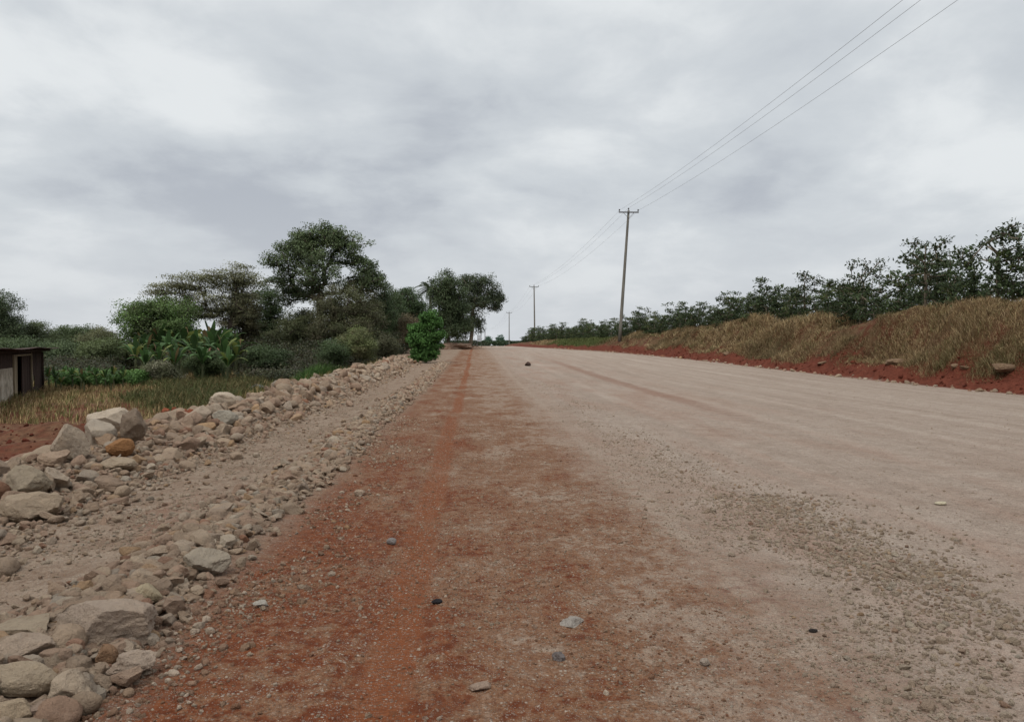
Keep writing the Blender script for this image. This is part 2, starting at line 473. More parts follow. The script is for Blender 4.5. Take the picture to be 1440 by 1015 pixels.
# ------------------------------------------------------------------ world light
def world():
    w = bpy.data.worlds.new('World'); scene.world = w; w.use_nodes = True
    nt = w.node_tree; nt.nodes.clear(); g = NT(nt)
    SUN_EL, SUN_AZ = R(58), R(215)
    dirv = g.n('ShaderNodeTexCoord').outputs['Generated']
    nd = g.n('ShaderNodeVectorMath', operation='NORMALIZE'); g.link(dirv, nd.inputs[0]); dirn = nd.outputs[0]
    sep = g.n('ShaderNodeSeparateXYZ'); g.link(dirn, sep.inputs[0])
    zc = g.math('MAXIMUM', sep.outputs[2], 0.)
    den = g.add(zc, .30)
    cb = g.n('ShaderNodeCombineXYZ')
    g.link(g.math('DIVIDE', sep.outputs[0], den), cb.inputs[0]); g.link(g.math('DIVIDE', sep.outputs[1], den), cb.inputs[1])
    cb.inputs[2].default_value = 3.7
    P = cb.outputs[0]
    warp = g.noise(P, .9, 3, .5, 0, True)
    wv = g.n('ShaderNodeVectorMath', operation='MULTIPLY_ADD'); g.link(warp, wv.inputs[0]); wv.inputs[1].default_value = (.5, .5, 0); g.link(P, wv.inputs[2])
    n1 = g.noise(wv.outputs[0], 1.25, 6, .52)
    n2 = g.noise(wv.outputs[0], 3.6, 6, .55)
    f = g.add(g.mul(n1, .58), g.mul(n2, .42))
    # broad light and dark cloud banks in fixed sky directions
    dw = g.n('ShaderNodeVectorMath', operation='MULTIPLY_ADD'); g.link(g.noise(dirn, 3.2, 4, .55, 0, True), dw.inputs[0]); dw.inputs[1].default_value = (.28, .28, .12); g.link(dirn, dw.inputs[2])
    base = Vector((.14, .14, .06))
    sd = g.scale(dw.outputs[0], (1, 1, 2.3))
    def blob(px, py, rad, amt):
        d = ray(px, py).normalized() + base
        dn = g.n('ShaderNodeVectorMath', operation='DISTANCE'); g.link(sd, dn.inputs[0]); dn.inputs[1].default_value = (d.x, d.y, d.z*2.3)
        return g.ramp(dn.outputs['Value'], rad, 0., 0., amt)
    for b in SKYBLOBS: f = g.add(f, blob(*b))
    dark = (.455, .488, .54); mid = (.62, .658, .692); lite = (.80, .83, .845)
    c = g.mix(g.ramp(f, .31, .49), dark, mid)
    c = g.mix(g.ramp(f, .46, .63), c, lite)
    c = g.mix(g.ramp(sep.outputs[2], .22, .0, 0, .60), c, (.64, .665, .70))
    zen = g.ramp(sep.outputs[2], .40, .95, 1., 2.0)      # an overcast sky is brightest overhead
    c = g.mix(g.ramp(sep.outputs[2], .0, -.05), c, (.25, .2, .17))
    sky = g.n('ShaderNodeTexSky', sky_type='NISHITA'); sky.sun_disc = False
    sky.sun_elevation = SUN_EL; sky.sun_rotation = SUN_AZ; sky.dust_density = 3.
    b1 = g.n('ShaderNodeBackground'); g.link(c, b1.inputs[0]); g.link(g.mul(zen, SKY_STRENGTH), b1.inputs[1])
    b2 = g.n('ShaderNodeBackground'); g.link(sky.outputs[0], b2.inputs[0]); b2.inputs[1].default_value = .05
    mx = g.n('ShaderNodeMixShader'); mx.inputs[0].default_value = .08
    g.link(b1.outputs[0], mx.inputs[1]); g.link(b2.outputs[0], mx.inputs[2])
    out = g.n('ShaderNodeOutputWorld'); g.link(mx.outputs[0], out.inputs[0])
    sd_ = bpy.data.lights.new('sun', 'SUN'); so = bpy.data.objects.new('sun', sd_); COL.objects.link(so)
    sd_.energy = 1.3; sd_.angle = R(25); sd_.color = (1, .96, .9)
    # light travels from the sun direction to the ground
    sdir = Vector((math.sin(SUN_AZ)*math.cos(SUN_EL), math.cos(SUN_AZ)*math.cos(SUN_EL), math.sin(SUN_EL)))
    so.rotation_euler = (-sdir).to_track_quat('-Z', 'Y').to_euler()
    so.location = sdir*200

SKY_STRENGTH = 1.0
SKYBLOBS = [(150, 225, .20, -.07), (80, 120, .38, .08), (60, 310, .28, .07), (330, 200, .25, .05), (430, 310, .36, -.05), (620, 230, .25, -.04),
            (830, 205, .22, .09), (1050, 290, .30, -.06), (1340, 190, .22, .10), (1400, 100, .30, -.07), (1230, 270, .3, -.05),
            (330, 120, .30, .05), (700, 90, .4, .06), (980, 90, .35, -.02), (500, 30, .4, -.02), (1150, 150, .3, .04)]
world()
scene.view_settings.view_transform = 'Standard'
scene.view_settings.look = 'None'
scene.view_settings.exposure = 0.06
scene.view_settings.gamma = 1.0
scene.cycles.max_bounces = 5
scene.cycles.diffuse_bounces = 3
scene.cycles.transmission_bounces = 3
scene.cycles.transparent_max_bounces = 4
scene.cycles.caustics_reflective = False
scene.cycles.caustics_refractive = False

# ------------------------------------------------------------------ ground sheets
def build_ground():
    ys = [-60, -30, -15, -8, -4, -2, -.5, .5, 1.3]
    y = 2.0
    while y < 230:
        ys.append(y); y += max(.022, y*.0088)
    ys += list(np.geomspace(240, 3500, 24))
    xs_l = [-3000, -1500, -800, -400, -250, -160, -110, -80]
    x = -60.
    xs = []
    while x < -8: xs.append(x); x += max(.12, (-x-8)*.045+.10)
    xs += list(np.arange(-8, -5.2, .06)) + list(np.arange(-5.2, 3.6, .028)) + list(np.arange(3.6, 8, .09)) + list(np.arange(8, 15, .16)) + list(np.arange(15, 21, .07))
    x = 21.
    while x < 60: xs.append(x); x += .3+(x-21)*.06
    xs = xs_l + xs + [70, 90, 130, 180, 260, 400, 800, 1500, 3000]
    X = np.array(xs); Yv = np.array(ys)
    XX, YY = np.meshgrid(X, Yv)
    # columns follow the road's right edge where it bends
    sh = (np.interp(YY, _ty, _XR)-16)
    wgt = sstep((XX-2)/13)*np.clip(1-(XX-40)/60, 0, 1)
    XX = XX + sh*wgt
    ZZ = height(XX, YY)
    UU = ucoord(XX, YY)
    V = np.stack([XX.ravel(), YY.ravel(), ZZ.ravel()], 1)
    ny, nx = XX.shape
    idx = np.arange(ny*nx).reshape(ny, nx)
    Q = np.stack([idx[:-1, :-1], idx[:-1, 1:], idx[1:, 1:], idx[1:, :-1]], -1).reshape(-1, 4)
    uc = UU.ravel()[Q].mean(1)
    yc = YY.ravel()[Q].mean(1)
    far = (yc > 320)
    zone = np.select([far, uc > 16.0, uc > 1.6, uc > -1.6, uc > -3.3], [0, 1, 2, 3, 4], 0)
    names = ['ground', 'bank', 'road', 'dirt_shoulder', 'gravel_track']
    labels = ['red brown earth yard and stony ground below the ridge', 'red earth bank along the far side of the road',
              'wide grey compacted gravel road', 'red dirt strip with a tyre print between road and stones', 'pale gravel wheel track between two bands of stones']
    for z, nm in enumerate(names):
        q = Q[zone == z]
        used, inv = np.unique(q, return_inverse=True)
        me = raw_mesh(nm, V[used], None, inv.reshape(-1, 4), {'u': UU.ravel()[used]})
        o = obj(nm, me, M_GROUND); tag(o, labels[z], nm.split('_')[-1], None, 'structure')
build_ground()

# ------------------------------------------------------------------ stones
def ico(sub):
    t = (1+5**.5)/2
    v = [(-1,t,0),(1,t,0),(-1,-t,0),(1,-t,0),(0,-1,t),(0,1,t),(0,-1,-t),(0,1,-t),(t,0,-1),(t,0,1),(-t,0,-1),(-t,0,1)]
    f = [(0,11,5),(0,5,1),(0,1,7),(0,7,10),(0,10,11),(1,5,9),(5,11,4),(11,10,2),(10,7,6),(7,1,8),(3,9,4),(3,4,2),(3,2,6),(3,6,8),(3,8,9),(4,9,5),(2,4,11),(6,2,10),(8,6,7),(9,8,1)]
    v = [np.array(p)/np.linalg.norm(p) for p in v]
    for _ in range(sub):
        c = {}; nf = []
        def mid(a, b):
            k = (min(a, b), max(a, b))
            if k not in c:
                p = v[a]+v[b]; v.append(p/np.linalg.norm(p)); c[k] = len(v)-1
            return c[k]
        for a, b, d in f:
            ab, bd, da = mid(a, b), mid(b, d), mid(d, a)
            nf += [(a,ab,da),(b,bd,ab),(d,da,bd),(ab,bd,da)]
        f = nf
    return np.array(v), np.array(f)
ICO = [ico(k) for k in range(5)]

def n3(p, s):
    return (vnoise(p[:, 0]+.37*p[:, 2], p[:, 1]-.61*p[:, 2], s)+vnoise(p[:, 1]+11, p[:, 2]+.3*p[:, 0], s+5)+vnoise(p[:, 2]-7, p[:, 0]-.45*p[:, 1], s+9))/1.5

def rock_shape(seed, sub, cuts=9, rough=.10, tmin=.5, tmax=.85, soft=.0):
    r = np.random.default_rng(seed)
    v, f = ICO[sub]; v = v.copy()
    for k in range(cuts):
        n = r.normal(size=3); n /= np.linalg.norm(n)
        t = r.uniform(tmin, tmax)
        d = v @ n
        over = np.maximum(d-t, 0)
        v = v - np.outer(over*(1-soft), n)
    rad = np.linalg.norm(v, axis=1, keepdims=True)
    dirs = v/rad
    v = v*(1+rough*n3(dirs*1.6, seed)[:, None] + (rough*.45*n3(dirs*4.5, seed+3)[:, None] if sub > 1 else 0) + (rough*.22*n3(dirs*11, seed+6)[:, None] if sub > 2 else 0))
    v -= (v.max(0)+v.min(0))/2
    v /= np.abs(v).max(0)
    return v, f

STONE_COLS = np.array([(.300,.225,.160),(.325,.250,.180),(.270,.190,.130),(.305,.205,.145),(.285,.245,.195),(.355,.295,.225),(.32,.205,.115),(.21,.105,.065),(.255,.165,.115)])
STONE_P = np.array([.2,.2,.13,.14,.08,.09,.05,.05,.06])
def stone_cols(n):
    c = STONE_COLS[rng.choice(len(STONE_COLS), n, p=STONE_P)]
    return c*rng.uniform(.88, 1.32, (n, 1))

NPROTO = 16
PROTO_HI = [raw_mesh('stone', *rock_shape(100+k, 3, 13 if k % 3 else 6, .16, .42 if k % 3 else .62, .85), attrs=None) for k in range(NPROTO)]
for me in PROTO_HI:
    a = me.attributes.new('tint', 'FLOAT_COLOR', 'POINT'); a.data.foreach_set('color', np.ones(len(me.vertices)*4, np.float32)); me.materials.append(M_ROCK); me.set_sharp_from_angle(angle=R(38))

def rot_mats(n, tilt=.5):
    az = rng.uniform(0, 2*np.pi, n); a = rng.normal(0, tilt, n); b = rng.normal(0, tilt, n)
    ca, sa = np.cos(az), np.sin(az)
    Rz = np.zeros((n, 3, 3)); Rz[:, 0, 0] = ca; Rz[:, 0, 1] = -sa; Rz[:, 1, 0] = sa; Rz[:, 1, 1] = ca; Rz[:, 2, 2] = 1
    Rx = np.zeros((n, 3, 3)); Rx[:, 0, 0] = 1; Rx[:, 1, 1] = np.cos(a); Rx[:, 1, 2] = -np.sin(a); Rx[:, 2, 1] = np.sin(a); Rx[:, 2, 2] = np.cos(a)
    Ry = np.zeros((n, 3, 3)); Ry[:, 1, 1] = 1; Ry[:, 0, 0] = np.cos(b); Ry[:, 0, 2] = np.sin(b); Ry[:, 2, 0] = -np.sin(b); Ry[:, 2, 2] = np.cos(b)
    return Rz @ Rx @ Ry

def merged_stones(name, P, S, C, sub, label, cat, tilt=.4, flat=(.45, .75), nvar=10):
    n = len(P); vs, ts, cs = [], [], []; off = 0
    var = rng.integers(0, nvar, n)
    asp = np.stack([rng.uniform(.85, 1.25, n), rng.uniform(.65, .95, n), rng.uniform(*flat, n)], 1)
    RM = rot_mats(n, tilt)
    for k in range(nvar):
        ii = np.where(var == k)[0]
        if not len(ii): continue
        v, f = rock_shape(300+k, sub, 11 if k % 3 else 5, .14, .42 if k % 3 else .62, .85)
        vv = v[None]*(asp[ii]*S[ii, None]*.5)[:, None, :]
        vv = np.einsum('nij,nvj->nvi', RM[ii], vv)+P[ii][:, None]
        vs.append(vv.reshape(-1, 3))
        ts.append((f[None]+(np.arange(len(ii))*len(v))[:, None, None]).reshape(-1, 3)+off)
        cs.append(np.repeat(C[ii], len(v), 0)); off += len(ii)*len(v)
    me = raw_mesh(name, np.concatenate(vs), np.concatenate(ts), None, {'tint': np.concatenate(cs)})
    me.set_sharp_from_angle(angle=R(40))
    o = obj(name, me, M_ROCK); tag(o, label, cat, None, 'stuff')
    return o

# --- named boulders, by the pixel box they fill and the spot they rest on
SPECIAL = []
def boulder(x0, x1, y0, y1, color, label, cat='boulder', seed=0, cuts=10, rough=.10, tmin=.5, tmax=.85, depth=.85, tilt=(0, 0), rz=0., sink=.12, name='boulder', lift=0, sub=4):
    cx = (x0+x1)/2
    P = ground_hit(cx, y1-(y1-y0)*.06)
    Yc = P.y
    th = math.atan2(EYE-P.z, Yc)
    w = (x1-x0)*Yc/F0; vis = (y1-y0)*Yc/F0
    D = w*depth
    h = max((vis-.72*D*math.sin(th))/math.cos(th), .22*w)
    v, f = rock_shape(seed+500, sub, cuts, rough, tmin, tmax)
    rm = np.array(Matrix.Rotation(rz, 3, 'Z') @ Matrix.Rotation(tilt[0], 3, 'X') @ Matrix.Rotation(tilt[1], 3, 'Y'))
    v = v @ rm.T
    v /= np.abs(v).max(0)
    dv = v/np.linalg.norm(v, axis=1, keepdims=True)
    v = v*(1+.05*n3(dv*9, seed+40)+.03*n3(dv*22, seed+41))[:, None]
    v = v*np.array([w/2, D/2, h/2*(1+sink)])
    me = raw_mesh(name, v, f, None, {'tint': np.ones((len(v), 3))})
    o = obj(name, me, M_ROCK, None, (P.x, P.y+D*.42, P.z+h*.5*(1-sink)+lift))
    me.set_sharp_from_angle(angle=R(40))
    o.color = (*color, 1)
    tag(o, label, cat)
    SPECIAL.append((P.x, P.y+D*.42, max(w, D)*.5))
    return o

GR, TN, PL, OC, RB = (.415,.330,.250), (.395,.285,.205), (.50,.41,.315), (.32,.165,.075), (.22,.115,.07)
boulder(68,118,598,655, GR, 'big pale grey boulder sloping up at the left end of the ridge cluster', seed=1, cuts=8, tmin=.45, tilt=(.2,.5))
boulder(108,153,590,632, (.42,.35,.275), 'blocky light grey boulder leaning in the middle of the ridge cluster', seed=2, cuts=11, tmin=.5, tilt=(.3,-.4))
boulder(117,176,578,622, PL, 'pale flat topped slab crowning the boulder cluster on the ridge', seed=3, cuts=8, tmin=.45, lift=.04)
boulder(166,198,577,629, (.25,.19,.14), 'dark brown upright boulder at the right of the ridge cluster', seed=4, cuts=9, rough=.14)
boulder(144,182,617,646, OC, 'orange brown rock lying in front of the boulder cluster', 'rock', seed=5, cuts=9, name='rock')
boulder(46,86,634,660, TN, 'low tan rock at the foot of the big sloping grey boulder', 'rock', seed=6, cuts=9, name='rock')
boulder(-12,52,655,706, (.34,.275,.20), 'broad grey boulder cut by the left edge, upper one of two on the ridge', seed=7, cuts=8, rough=.14)
boulder(-14,66,692,742, (.39,.30,.215), 'wide tan boulder cut by the left edge, lowest of the ridge', seed=8, cuts=7, rough=.13)
boulder(54,88,657,694, GR, 'light grey craggy rock on the ridge flank, edge facing the track', 'rock', seed=9, cuts=12, rough=.16, name='rock')
boulder(134,182,643,666, (.38,.295,.21), 'low rounded tan rock below the orange brown rock', 'rock', seed=10, cuts=5, tmin=.65, name='rock')
boulder(254,292,571,604, GR, 'grey pointed boulder on the ridge just in front of the red rubble', seed=11, cuts=9)
boulder(290,330,552,580, PL, 'pale blocky boulder on the ridge crest behind the grey pointed one', seed=12, cuts=9)
boulder(295,330,577,602, (.35,.31,.25), 'rounded grey boulder below the pale blocky boulder on the ridge', seed=13, cuts=6, tmin=.6)
boulder(52,209,836,907, (.405,.315,.245), 'largest flat tan slab lying half buried in the loose stone band', 'slab', seed=14, cuts=7, tmin=.4, depth=.62, rough=.09, tilt=(.12,-.1), rz=.35, name='rock_slab', sink=.3)
boulder(148,212,912,960, (.43,.335,.26), 'pale lumpy rock with a curled end at the edge of the red dirt', 'rock', seed=15, cuts=5, rough=.34, name='rock')
boulder(56,122,945,1010, (.44,.345,.255), 'rough pitted rock beside the red dirt near the bottom of the stone band', 'rock', seed=16, cuts=7, rough=.22, name='rock')
boulder(-30,62,866,914, (.38,.30,.215), 'cracked tan slab at the left edge, highest of the near slabs', 'slab', seed=17, cuts=9, tmin=.42, name='rock_slab')
boulder(-25,57,892,945, (.41,.315,.24), 'flat tilted tan slab at the left edge below the cracked slab', 'slab', seed=18, cuts=8, tmin=.42, tilt=(.2,.35), name='rock_slab')
boulder(-35,75,934,988, (.40,.315,.225), 'long smooth rounded tan rock reaching in from the left edge', 'rock', seed=19, cuts=4, tmin=.65, rough=.08, depth=.45, rz=-.1, name='rock')
boulder(-30,35,982,1030, (.40,.305,.21), 'square cut tan block in the bottom left corner', 'rock', seed=20, cuts=9, tmin=.5, name='rock')
boulder(31,74,990,1030, (.32,.235,.18), 'pinkish rock at the bottom edge beside the square cut block', 'rock', seed=21, cuts=7, rough=.16, name='rock')
boulder(184,223,820,852, (.43,.35,.235), 'yellowish rounded rock behind the largest flat slab', 'rock', seed=22, cuts=5, tmin=.62, name='rock')
boulder(248,316,770,815, (.37,.31,.24), 'grey rugged rock in the middle of the loose stone band', 'rock', seed=23, cuts=8, rough=.16, name='rock')
boulder(131,161,907,942, (.27,.165,.10), 'round reddish brown rock left of the lumpy pale rock', 'rock', seed=24, cuts=4, tmin=.65, name='rock')
boulder(86,112,899,923, (.33,.20,.14), 'round orange pink rock between the flat slab and the pitted rock', 'rock', seed=25, cuts=4, tmin=.65, name='rock')
boulder(354,376,843,855, (.48,.44,.38), 'pale flat stone lying alone on the red dirt', 'stone', seed=26, cuts=6, name='stone', sub=3)
boulder(497,513,688,698, (.36,.27,.20), 'small tan stone alone on the red dirt beside the tyre print', 'stone', seed=27, cuts=5, name='stone', sub=3)
boulder(543,557,756,767, (.27,.245,.23), 'small blue grey stone on the red dirt', 'stone', seed=28, cuts=6, name='stone', sub=3)
boulder(985,1000,926,939, (.38,.31,.25), 'pinkish stone on the road shoulder near the bottom of the photo', 'stone', seed=29, cuts=5, name='stone', sub=3)
boulder(738,747,509,515, (.075,.05,.042), 'dark lump of rock standing on the distant road', 'stone', seed=30, cuts=6, name='stone', sub=3)
boulder(1318,1334,704,711, (.62,.55,.40), 'flat cream coloured stone on the smooth road surface', 'stone', seed=31, cuts=5, name='stone', sub=3)
boulder(606,622,842,850, (.03,.028,.03), 'small black lump on the red dirt right of the tyre print', 'lump', seed=32, cuts=7, name='lump', sub=3)
boulder(1138,1152,883,891, (.045,.038,.035), 'small black lump on the pink gravel between road and windrow', 'lump', seed=33, cuts=7, name='lump', sub=3)
boulder(784,824,866,884, (.40,.355,.31), 'thin broken pale stone pressed into the road shoulder', 'stone', seed=34, cuts=8, rough=.2, name='stone', sub=3, sink=.6)
boulder(776,796,916,931, (.22,.19,.18), 'dull grey stone pressed into the shoulder below the broken pale one', 'stone', seed=35, cuts=8, rough=.2, name='stone', sub=3, sink=.5)
boulder(660,690,958,974, (.40,.29,.22), 'pinkish flat stone sunk in the red dirt at the bottom', 'stone', seed=36, cuts=6, name='stone', sub=3, sink=.5)
# pale slabs along the top of the red berm
for k, (a, b, c, d, lab) in enumerate([(1248,1292,501,512,'long pale slab on top of the red berm below the bank hollow'), (1338,1352,506,518,'upright pale stone on the red berm beside a tan one'),
        (1351,1372,511,520,'tan stone on the red berm just right of the upright pale stone'), (1402,1450,505,522,'big pale tan boulder on the red berm at the right edge'),
        (1150,1170,504,512,'small pale stone at the bank foot left of the long slab'), (1015,1033,489,498,'pale stone on the berm with a dry stick beside it')]):
    p = at((a+b)/2, d, 1.0); dd = ray((a+b)/2, d)
    m_ = (b-a)*.1; boulder(a+m_, b-m_, d-(d-c)*.4, d, (.21,.14,.09), lab, 'stone', seed=40+k, cuts=8, rough=.2, name='stone', sub=3, sink=.75)

# --- loose stones
def scatter():
    P, S, Z = [], [], []
    def sample(n, ymin, ymax, pw, uf, sf, zone):
        t = rng.random(n)
        if pw == 1: Y = ymin*(ymax/ymin)**t
        else: Y = ymin+(ymax-ymin)*t
        U = uf(n, Y); s = sf(n)
        P.append(np.stack([U, Y], 1)); S.append(s); Z.append(np.full(n, zone))
    # band between track and red dirt
    mu = lambda Y: -1.93-.16*np.clip((5.2-Y)/1.6, 0, 1)+.10*np.sin(Y*.8)*np.exp(-Y/20)
    wd = lambda Y: .15+.12*np.clip((5.2-Y)/1.6, 0, 1)
    sample(4600, 2.6, 14, 1, lambda n, Y: mu(Y)+rng.normal(0, .9, n)*wd(Y), lambda n: np.clip(rng.lognormal(np.log(.066), .36, n), .03, .15), 0)
    sample(9500, 2.6, 50, 1, lambda n, Y: mu(Y)+rng.normal(0, 1, n)*wd(Y), lambda n: np.clip(rng.lognormal(np.log(.044), .55, n), .014, .21), 0)
    sample(3000, 10, 55, 0, lambda n, Y: mu(Y)+rng.normal(0, .2, n), lambda n: np.clip(rng.lognormal(np.log(.058), .45, n), .025, .2), 0)
    # ridge
    sample(700, 2.2, 5, 1, lambda n, Y: -4.6+rng.normal(0, .5, n), lambda n: np.clip(rng.lognormal(np.log(.12), .5, n), .05, .35), 1)
    sample(9000, 3.2, 40, 1, lambda n, Y: -4.2+rng.normal(0, .55, n), lambda n: np.clip(rng.lognormal(np.log(.032), .5, n), .012, .10), 1)
    sample(5200, 4.2, 56, 1, lambda n, Y: -4.42+rng.normal(0, .50, n)-.1*np.clip((9-Y)/4, 0, 1), lambda n: np.clip(rng.lognormal(np.log(.075), .62, n), .025, .34), 1)
    sample(4200, 12, 57, 0, lambda n, Y: -4.55+rng.normal(0, .45, n), lambda n: np.clip(rng.lognormal(np.log(.115), .55, n), .04, .40), 1)
    sample(6500, 4., 40, 1, lambda n, Y: -3.72+rng.normal(0, .22, n), lambda n: np.clip(rng.lognormal(np.log(.036), .5, n), .012, .12), 1)
    P = np.concatenate(P); S = np.concatenate(S); Z = np.concatenate(Z)
    keep = np.ones(len(P), bool)
    for x, y, r in SPECIAL: keep &= ((P[:, 0]-x)**2+((P[:, 1]-y)*1.0)**2) > (r*.80)**2
    keep &= ~((Z == 0) & (P[:, 0] > -1.5)) & ~((P[:, 1] > 50) & (P[:, 0] > -4.0)) & (P[:, 0] > -6.3)
    P, S, Z = P[keep], S[keep], Z[keep]
    z = height(P[:, 0], P[:, 1])
    z += S*np.where(Z == 1, rng.uniform(-.05, .38, len(S)), rng.uniform(.04, .36, len(S)))
    P3 = np.stack([P[:, 0], P[:, 1], z], 1)
    C = stone_cols(len(S))
    soil = .08+rng.random((len(S), 1))*.55
    C = C*(1-soil)+np.array([.345, .252, .186])*soil
    # visible size decides which ones stand as objects of their own
    a = S/P[:, 1]
    px = VPX + F0*P[:, 0]/P[:, 1]
    py = VPY + F0*(EYE-z)/P[:, 1]
    vis = (px > 5) & (px < W0) & (py < H0-4)
    order = np.argsort(-(a*vis))
    NI = 236
    top = order[:NI]; rest = order[NI:]
    flat = {0: ('pale rounded cobble lying in the loose stone band between gravel track and red dirt', 'cobbles in the loose stone band'),
            1: ('tan broken stone lying among many on the roadside rubble ridge', 'stones piled on the rubble ridge')}
    for i in top:
        o = bpy.data.objects.new('cobble' if Z[i] == 0 else 'ridge_stone', PROTO_HI[rng.integers(NPROTO)])
        COL.objects.link(o)
        o.location = P3[i]
        s = S[i]*.5
        o.scale = (s*rng.uniform(.9, 1.3), s*rng.uniform(.7, 1.), s*rng.uniform(.5, .85))
        o.rotation_euler = (rng.normal(0, .35), rng.normal(0, .35), rng.uniform(0, 6.28))
        o.color = (*C[i], 1)
        tag(o, flat[Z[i]][0], 'stone', flat[Z[i]][1])
    nr = rest[P[rest, 1] < 11]; fr = rest[P[rest, 1] >= 11]
    I = np.concatenate([nr]); merged_stones('rubble', P3[nr], S[nr], C[nr], 2, 'loose small stones between the larger ones near the camera', 'rubble')
    for zz, nm, lb in ((0, 'loose_gravel', 'loose stones of the band trailing off along the track'), (1, 'ridge_rubble', 'rubble of the stone ridge running along the road')):
        q = fr[Z[fr] == zz]
        merged_stones(nm, P3[q], S[q], C[q], 1, lb, 'rubble', tilt=.6)
scatter()

def pebbles():
    P, S = [], []
    def add(n, y0, y1, xf, s0, sg, smax):
        Y = y0*(y1/y0)**rng.random(n); X = xf(n, Y)
        P.append(np.stack([X, Y], 1)); S.append(np.clip(rng.lognormal(np.log(s0), sg, n), .004, smax))
    # windrow of coarse gravel on the right
    add(8000, 2.9, 30, lambda n, Y: 2.45+rng.normal(0, .40, n)+.3*vnoise(Y*.6, Y*0, 70), .014, .45, .05)
    add(6500, 2.9, 7.5, lambda n, Y: 2.75+rng.normal(0, .42, n), .019, .45, .06)
    # red dirt and shoulder grit, clumped
    add(36000, 2.7, 15, lambda n, Y: rng.uniform(-1.7, 2.4, n), .0085, .42, .035)
    add(5200, 2.7, 16, lambda n, Y: -1.32+rng.normal(0, .26, n), .017, .5, .06)
    # track
    add(12000, 3.5, 26, lambda n, Y: rng.uniform(-3.5, -2.3, n), .015, .45, .06)
    # road
    add(8000, 4, 34, lambda n, Y: rng.uniform(2.2, 12, n), .010, .4, .035)
    P = np.concatenate(P); S = np.concatenate(S)
    clump = fbm(P[:, 0]*1.1, P[:, 1]*.8, 77, 3)
    keep = (rng.random(len(S)) < np.clip(.55+1.5*clump, .10, 1))
    P, S = P[keep], S[keep]
    z = height(P[:, 0], P[:, 1])+S*.12
    C = stone_cols(len(S))
    mixr = ((P[:, 0] > -1.6) & (P[:, 0] < 1.4))*rng.uniform(.1, .8, len(S))
    C = C*(1-mixr[:, None])+np.array([.215, .105, .06])*mixr[:, None]
    pale = (rng.random(len(S)) < .22)&(P[:, 0] > -1.6)&(P[:, 0] < 2.4); C[pale] = np.array([.43,.34,.26])*rng.uniform(.85, 1.2, (pale.sum(), 1))
    mixd = ((P[:, 0] >= 1.4) | (P[:, 0] < -1.6))*rng.uniform(.2, .9, len(S))
    C = C*(1-mixd[:, None])+np.array([.36, .285, .215])*mixd[:, None]
    merged_stones('gravel', np.stack([P[:, 0], P[:, 1], z], 1), S, C, 1, 'loose gravel and pebbles strewn over road, track and red dirt', 'gravel', tilt=.35, flat=(.6, .95))
    # stones along the foot of the red berm
    n = 420
    Y = rng.uniform(18, 110, n); X = tb(_XR, Y)+rng.normal(-.05, .14, n)
    S = np.clip(rng.lognormal(np.log(.10), .5, n), .04, .32)
    n2 = 900
    Y2 = rng.uniform(17, 80, n2); X2 = tb(_XR, Y2)+rng.uniform(.1, 1.3, n2); S2 = np.clip(rng.lognormal(np.log(.07), .5, n2), .03, .25)
    n3_ = 1500
    X3 = -rng.uniform(6.2, 15, n3_); Y3 = rng.uniform(10, 24, n3_); S3 = np.clip(rng.lognormal(np.log(.05), .5, n3_), .02, .2)
    X2 = np.concatenate([X2, X3]); Y2 = np.concatenate([Y2, Y3]); S2 = np.concatenate([S2, S3]); n2 += n3_
    X = np.concatenate([X, X2]); Y = np.concatenate([Y, Y2])
    C = np.concatenate([stone_cols(n), np.tile([.115, .032, .02], (n2, 1))*rng.uniform(.7, 1.4, (n2, 1))]); S = np.concatenate([S, S2])
    merged_stones('berm_rubble', np.stack([X, Y, height(X, Y)+S*.1], 1), S, C, 1, 'pale stones and red clods scattered on bare red earth', 'rubble')
pebbles()

# small heap of broken red stones on the ridge
for k in range(24):
    px = rng.normal(247, 13); py = 592-abs(rng.normal(0, 11))*(1-abs(px-247)/60)
    P = ground_hit(px, 590+rng.uniform(-3, 4))
    z = EYE+ray(px, py).z*P.y
    o = bpy.data.objects.new('red_stone', PROTO_HI[rng.integers(NPROTO)]); COL.objects.link(o)
    s = rng.uniform(.05, .12)
    o.location = (P.x, P.y+rng.uniform(-.1, .3), max(P.z, z-.03)); o.scale = (s*1.2, s, s*.8); o.rotation_euler = tuple(rng.uniform(0, 6, 3))
    o.color = (*(np.array([.27, .085, .045])*rng.uniform(.7, 1.3)), 1)
    tag(o, 'broken red brown stone in the small heap of red rubble on the ridge', 'stone', 'stones of the red rubble heap')

# blue-grey heap of fine gravel on the ridge
def gravel_heap():
    P0 = ground_hit(362, 553)
    n = 900
    r = np.sqrt(rng.random(n)); th = rng.uniform(0, 6.283, n)
    X = r*np.cos(th)*.75; Yy = r*np.sin(th)*.9
    Zh = .42*(1-r)**.8*1.0
    P = np.stack([X, Yy, Zh+(height(P0.x+X, P0.y+Yy)-P0.z)], 1)
    S = rng.uniform(.05, .12, n); C = np.tile([.27, .27, .275], (n, 1))*rng.uniform(.75, 1.25, (n, 1))
    o = merged_stones('gravel_heap', P, S, C, 1, 'small heap of blue grey gravel on the rubble ridge', 'gravel heap')
    del o['kind']; o.location = P0
gravel_heap()

